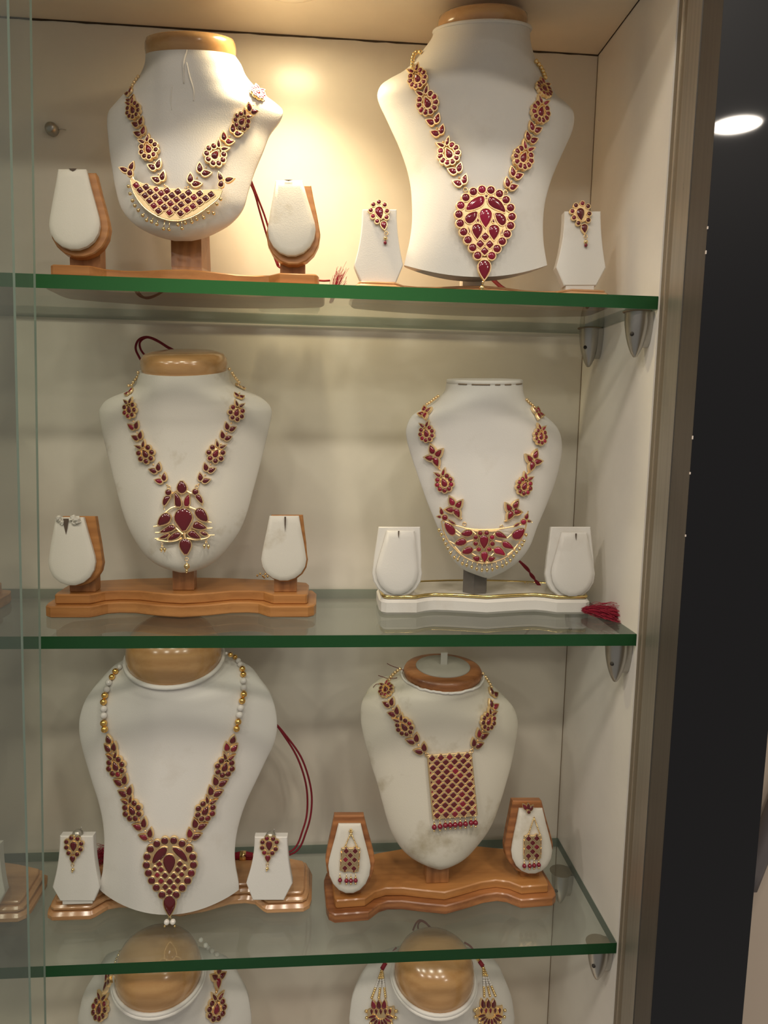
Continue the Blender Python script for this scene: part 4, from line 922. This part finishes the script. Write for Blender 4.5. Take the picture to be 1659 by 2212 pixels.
pk = lambda x, y: Vector((on_z(x, y, zb_).x, min(on_z(x, y, zb_).y, .172), zb_))
a, b = pk(545, 1850), pk(505, 1850); obj('tassel_head', *tube([a, (a+b)/2+Vector((0, 0, .002)), b], .0045, 8), M['silk'], N.root)
c_ = (a+b)/2; obj('gold_band', *tube([c_-Vector((.0035, 0, -.001)), c_+Vector((.0035, 0, .001))], .0056, 10), M['bead'], N.root)
a, b = pk(260, 1850), pk(208, 1862); tassel(N.root, a+Vector((0, 0, .004)), b+Vector((0, 0, .006)), .0055, 200, .00022, 8, .002, None, Z3+.0208)
cordpart(N.root, [(510, 1850, .155), (400, 1852, .16), (262, 1850, .155)], .155, .002)
N1, P1 = earring_flower(SE, fE1, 'earring', 'dark ruby flower earring on the white card left of the pearl necklace', (0, 1700, 4.32), (692, 548), [(672, 468), (730, 475), (765, 521), (757, 574), (726, 619), (647, 608), (626, 556), (627, 504)], 18, (684, 665), (681, 722, 13), [(683, 766, 15, M['bead']), (677, 788, 7, M['bead'])], M['gem'], (58, 88, 0), (46, 62, 0), (692, 560))
N2, P2 = earring_flower(SE, fE2, 'earring', 'dark ruby flower earring on the white card right of the pearl necklace', (160, 1390, 3.19), (1345, 1388), [(1330, 1337), (1373, 1340), (1397, 1363), (1390, 1410), (1367, 1438), (1312, 1435), (1298, 1402), (1300, 1363)], 13.5, (1336, 1475), (1333, 1520, 9), [(1332, 1548, 11, M['bead']), (1327, 1563, 5, M['bead'])], M['gem'], (42, 66, 0), (34, 48, 0), (1345, 1395))
for er, fr_, (x, y) in ((N1, fE1, (165, 1806)), (N2, fE2, (584, 1810))):
    c_ = fr_.w(*fr_.uv(x, y), -.004); obj('clip', *sphere(c_, .0058, 12, 8), M['clip'], er.root)
    obj('clip_pin', *tube([c_+Vector((.003, 0, .003)), c_+Vector((.0042, 0, .0085))], .0004, 5), M['chrome'], er.root)
# --- necklace F (lattice panel)
N = Neck(SF, 'necklace', ('gold necklace with rectangular ruby lattice panel and red bead fringe, lowest shelf right', (915, 980)), (690, 1390, 3.19), M['gem'])
N.beads([(560, 182), (530, 205), (500, 232), (482, 258)], 12, M['gold']); N.beads([(1126, 215), (1145, 245), (1165, 275), (1180, 305)], 11, M['gold'])
N.chain([('flower8', 465, 325, 118), ('pair', 487, 408, 98), ('pair', 522, 470, 100), ('flower8', 588, 562, 136), ('pair', 650, 655, 106), ('pair', 702, 722, 106)], (742, 765))
N.chain([('pair', 1190, 345, 92), ('pair', 1188, 425, 98), ('flower8', 1155, 528, 130), ('pair', 1110, 622, 105), ('pair', 1076, 685, 102)], (1045, 738))
def lattice(P, q, nc, nr, r, edge=True):
    (ax, ay), (bx, by), (cx, cy), (dx, dy) = q
    def at(u, v): return ((ax+(bx-ax)*u)*(1-v)+(dx+(cx-dx)*u)*v, (ay+(by-ay)*u)*(1-v)+(dy+(cy-dy)*u)*v)
    P.plate([at(0, 0), at(1, 0), at(1, 1), at(0, 1)], .0022, 0)
    P.wire([at(0, 0), at(1, 0)], .0007, None, 1); P.wire([at(1, 0), at(1, 1)], .0007, None, 1); P.wire([at(1, 1), at(0, 1)], .0007, None, 1); P.wire([at(0, 1), at(0, 0)], .0007, None, 1)
    for k in range(nr):
        v = (k+.65)/(nr+.3)
        if k % 2 == 0: us = [(i+.5)/nc for i in range(nc)]
        else: us = [i/nc for i in range(1, nc)]
        for u in us: P.d(*at(u, v), r, 1.0)
        if k % 2 and edge:
            for u, s in ((.035, 1), (.965, -1)):
                x, y = at(u, v); P.gem([(x-s*r*.2, y-r*.55), (x+s*r*.38, y), (x-s*r*.2, y+r*.55)], dome=.0006)
P = Pendant(N, 915, 980, .0012, .0007, h=.0026)
lattice(P, [(742, 770), (1045, 748), (1085, 1180), (780, 1205)], 5, 13, 25.5)
P.done()
for x, y in [(789, 1262), (829, 1258), (866, 1250), (899, 1248), (933, 1246), (968, 1242), (1004, 1240), (1042, 1232), (1073, 1232)]:
    P.drop(x, y, 18, M['redbead'], 'red_bead', z=.002); P.drop(x, y-24, 8, M['bead'], z=.002, stem=(x-2, y-55)); P.drop(x, y+24, 8, M['bead'], z=.002)
for q in ([(872, 1448), (862, 1444), (845, 1438), (836, 1433)], [(858, 1464), (840, 1466), (826, 1462), (817, 1459)], [(835, 1480), (822, 1478), (813, 1478), (806, 1485)]):
    cordpart(N.root, [(x, y, .115) for x, y in q], .115, .0004, M['thread'], 'loose_thread')
for fr_, lab, hook, q, bd, top in ((fF1, 'lattice ruby earring hanging on the left wooden pad of the soiled bust stand', (215, 1285), [(155, 1406), (278, 1406), (266, 1566), (143, 1560)], [(142, 1628), (186, 1632), (217, 1632), (249, 1630)], False),
                              (fF2, 'lattice ruby earring hanging on the right wooden pad, below a three-leaf stud', (1465, 1180), [(1410, 1322), (1522, 1318), (1522, 1475), (1408, 1480)], [(1410, 1530), (1447, 1530), (1478, 1527), (1510, 1523)], True)):
    Ne = Neck(SF, 'earring', (lab, hook), (690, 1390, 3.19), M['gem'], 'earring')
    fo = fr_.w(*fr_.uv(*Ne.px(*hook)), .0072); Ne.root.location = fo; W[Ne.root.name] = Matrix.Translation(fo)
    Pe = Pendant(Ne, 0, 0, frame=Frame(fo, fr_.n, fr_.v), bw=.0007, name='lattice_panel', h=.0022)
    lattice(Pe, q, 2, 5, 29); Pe.done()
    for x, y in bd: Pe.drop(x, y, 15, M['redbead'], 'red_bead'); Pe.drop(x, y-21, 7, M['bead'], stem=(x, y-48)); Pe.drop(x, y+21, 7, M['bead'])
    A = Acc()
    for e in (q[0], q[1]):
        for i in range(14):
            t = i/13; x = hook[0]+(e[0]+(8 if e is q[0] else -8)-hook[0])*t; y = hook[1]+(e[1]-hook[1])*t
            A.add(sphere(fr_.w(*fr_.uv(*Ne.px(x, y)), .0082), 5.2*Ne.m(fo), 7, 6))
    A.obj('chain', M['bead'], Ne.root)
    if top:
        Pt = Pendant(Ne, 0, 0, frame=Frame(fo, fr_.n, fr_.v), bw=.0006, name='stud', h=.002)
        Pt.t(1413, 1122, 26, 46, -38); Pt.t(1437, 1120, 26, 44, 0); Pt.t(1458, 1130, 24, 42, 35); Pt.c(1440, 1158, 11, 10); Pt.plate([(1420, 1130), (1455, 1130), (1450, 1165), (1430, 1165)], .0015, 0); Pt.done()
    else:
        A = Acc()
        for x, y in ((215, 1262), (208, 1275), (222, 1275), (215, 1290), (215, 1300)): A.add(sphere(fr_.w(*fr_.uv(*Ne.px(x, y)), .0082), 8*Ne.m(fo), 8, 6))
        A.obj('hook', M['bead'], Ne.root)
# --- necklace G
N = Neck(SG, 'necklace', ('gold necklace with ruby flower links on the left domed bust, below the lowest shelf', (800, 590)), (0, 1960, 2.37), M['gem'])
N.beads([(618, 236), (606, 262), (597, 285)], 9, M['bead']); N.beads([(1028, 175), (1048, 205), (1072, 228), (1105, 248)], 13, M['pearl'])
N.chain([('quad', 570, 372, 120), ('flower8', 523, 510, 110), ('pair', 520, 650, 80)])
N.chain([('quad', 1108, 355, 105), ('flower8', 1103, 512, 112), ('pair', 1085, 650, 80)])
P = Pendant(N, 800, 1050, .001, .001); P.t(800, 1050, 120, 170, 180); P.c(730, 1000, 24); P.c(870, 1000, 24); P.done()
N.chain([('pair', 545, 760, 80), ('pair', 610, 870, 80), ('pair', 690, 960, 80)]); N.chain([('pair', 1050, 760, 80), ('pair', 985, 870, 80), ('pair', 910, 960, 80)])
# --- necklace H
N = Neck(SH, 'necklace', ('gold necklace with ruby fans on pearl strands, right domed bust below the lowest shelf', (620, 565)), (660, 1960, 2.242), M['gem'])
for s, wr, st, fan in ((-1, [(392, 272), (375, 300)], [(322, 440), (357, 440), (390, 436)], (368, 512)), (1, [(838, 265), (856, 290)], [(862, 432), (890, 430), (917, 430)], (890, 508))):
    Pw = [N.cast(*wr[0], .0015)[0], N.cast((wr[0][0]+wr[1][0])/2, (wr[0][1]+wr[1][1])/2, .0015)[0], N.cast(*wr[1], .0015)[0]]
    obj('thread_wrap', *tube(Pw, .0026, 8), M['cord'], N.root)
    up = [(wr[0][0]+s*-18+(-s)*0, wr[0][1]-5), (wr[0][0]-s*45, wr[0][1]-55), (wr[0][0]-s*70, wr[0][1]-95)]
    N.beads([wr[0], (wr[0][0]-s*18, wr[0][1]-22)], 9, M['bead'], 'gold_thread')
    for e in st:
        b = wr[1]; n_ = 13
        for i in range(n_):
            t = (i+.6)/n_; x = b[0]+(e[0]-b[0])*t; y = b[1]+(e[1]-b[1])*t
            N.bead(x, y, 6.5, M['pearl'] if 4 <= i <= 7 else M['bead'], None, 'pearl' if 4 <= i <= 7 else 'bead', n=8)
    P = Pendant(N, *fan, .001, .0007, h=.0024, name='fan_motif')
    fx, fy = fan
    P.plate([(fx-70, fy-18), (fx-50, fy-28), (fx-20, fy-30), (fx+20, fy-32), (fx+52, fy-34), (fx+62, fy-40), (fx+66, fy), (fx+55, fy+40), (fx+25, fy+66), (fx-10, fy+70), (fx-45, fy+50), (fx-66, fy+15)], .0014, 1)
    for dx in (-36, -10, 16): P.t(fx+dx, fy-45, 22, 44, dx*.3)
    for i, a in enumerate((-78, -56, -34, -12, 10, 32, 54, 76)):
        aa = math.radians(a); P.t(fx+44*math.sin(aa), fy+6+42*math.cos(aa), 14, 38, 180-a)
    for i in range(5): P.t(fx-44+i*22, fy-10, 12, 26, 180)
    P.done()
    for i in range(8):
        aa = math.radians(-100+i*200/7); P.drop(fx+74*math.sin(aa), fy+72*math.cos(aa)*.9, 8, M['bead'], n=8)
cordpart(N.root, [(892, 2010, .17), (898, 1996, .175), (906, 1988, .178), (918, 1992, .178), (928, 2003, .17)], .17, .0012)
cordpart(N.root, [(904, 2012, .172), (903, 1998, .176), (910, 1990, .178), (922, 1996, .176), (932, 2006, .17)], .17, .0011)
cordpart(N.root, [(856, 2047, .13), (846, 2060, .125), (838, 2078, .12)], .12, .0012); cordpart(N.root, [(1003, 2036, .13), (1018, 2046, .127), (1030, 2066, .12)], .12, .0012)

# --- crumpled clear packet lying at the back of the top shelf
random.seed(21)
a, b = on_y(560, 600, .165), on_y(690, 610, .165)
nx, ny = 14, 7; top, botm = [], []
for j in range(ny):
    for i in range(nx):
        u, v = i/(nx-1), j/(ny-1); e = min(u, 1-u, v, 1-v)*4
        x = a.x+(b.x-a.x)*u+random.uniform(-.002, .002); y = .135+.05*v+random.uniform(-.002, .002)
        h = .002+min(1, e)*(.006+random.uniform(0, .010))*(1.3-u*.8)
        top.append((x, y, Z1+.0006+h)); botm.append((x, y, Z1+.0003))
V = top+botm; F = []; n = nx*ny
for j in range(ny-1):
    for i in range(nx-1):
        q = (j*nx+i, j*nx+i+1, (j+1)*nx+i+1, (j+1)*nx+i); F += [q, tuple(k+n for k in q[::-1])]
obj('plastic_packet', V, F, M['plastic'], None, False, label='crumpled clear plastic packet lying behind the stands at the back of the top shelf', category='plastic packet')
# --- pale chips along the edge of the black pillar
pil = bpy.data.objects['wall_pillar']
for x, y, h in ((1494, 945, .0030), (1482, 1022, .002), (1479, 1157, .0018), (1526, 492, .0022), (1522, 545, .0028)):
    p = on_y(x, y, -.0818); obj('chip', *box(-.0004, .0004, -.0824, -.0814, p.z-h/2, p.z+h/2), M['tissue'], pil, False)
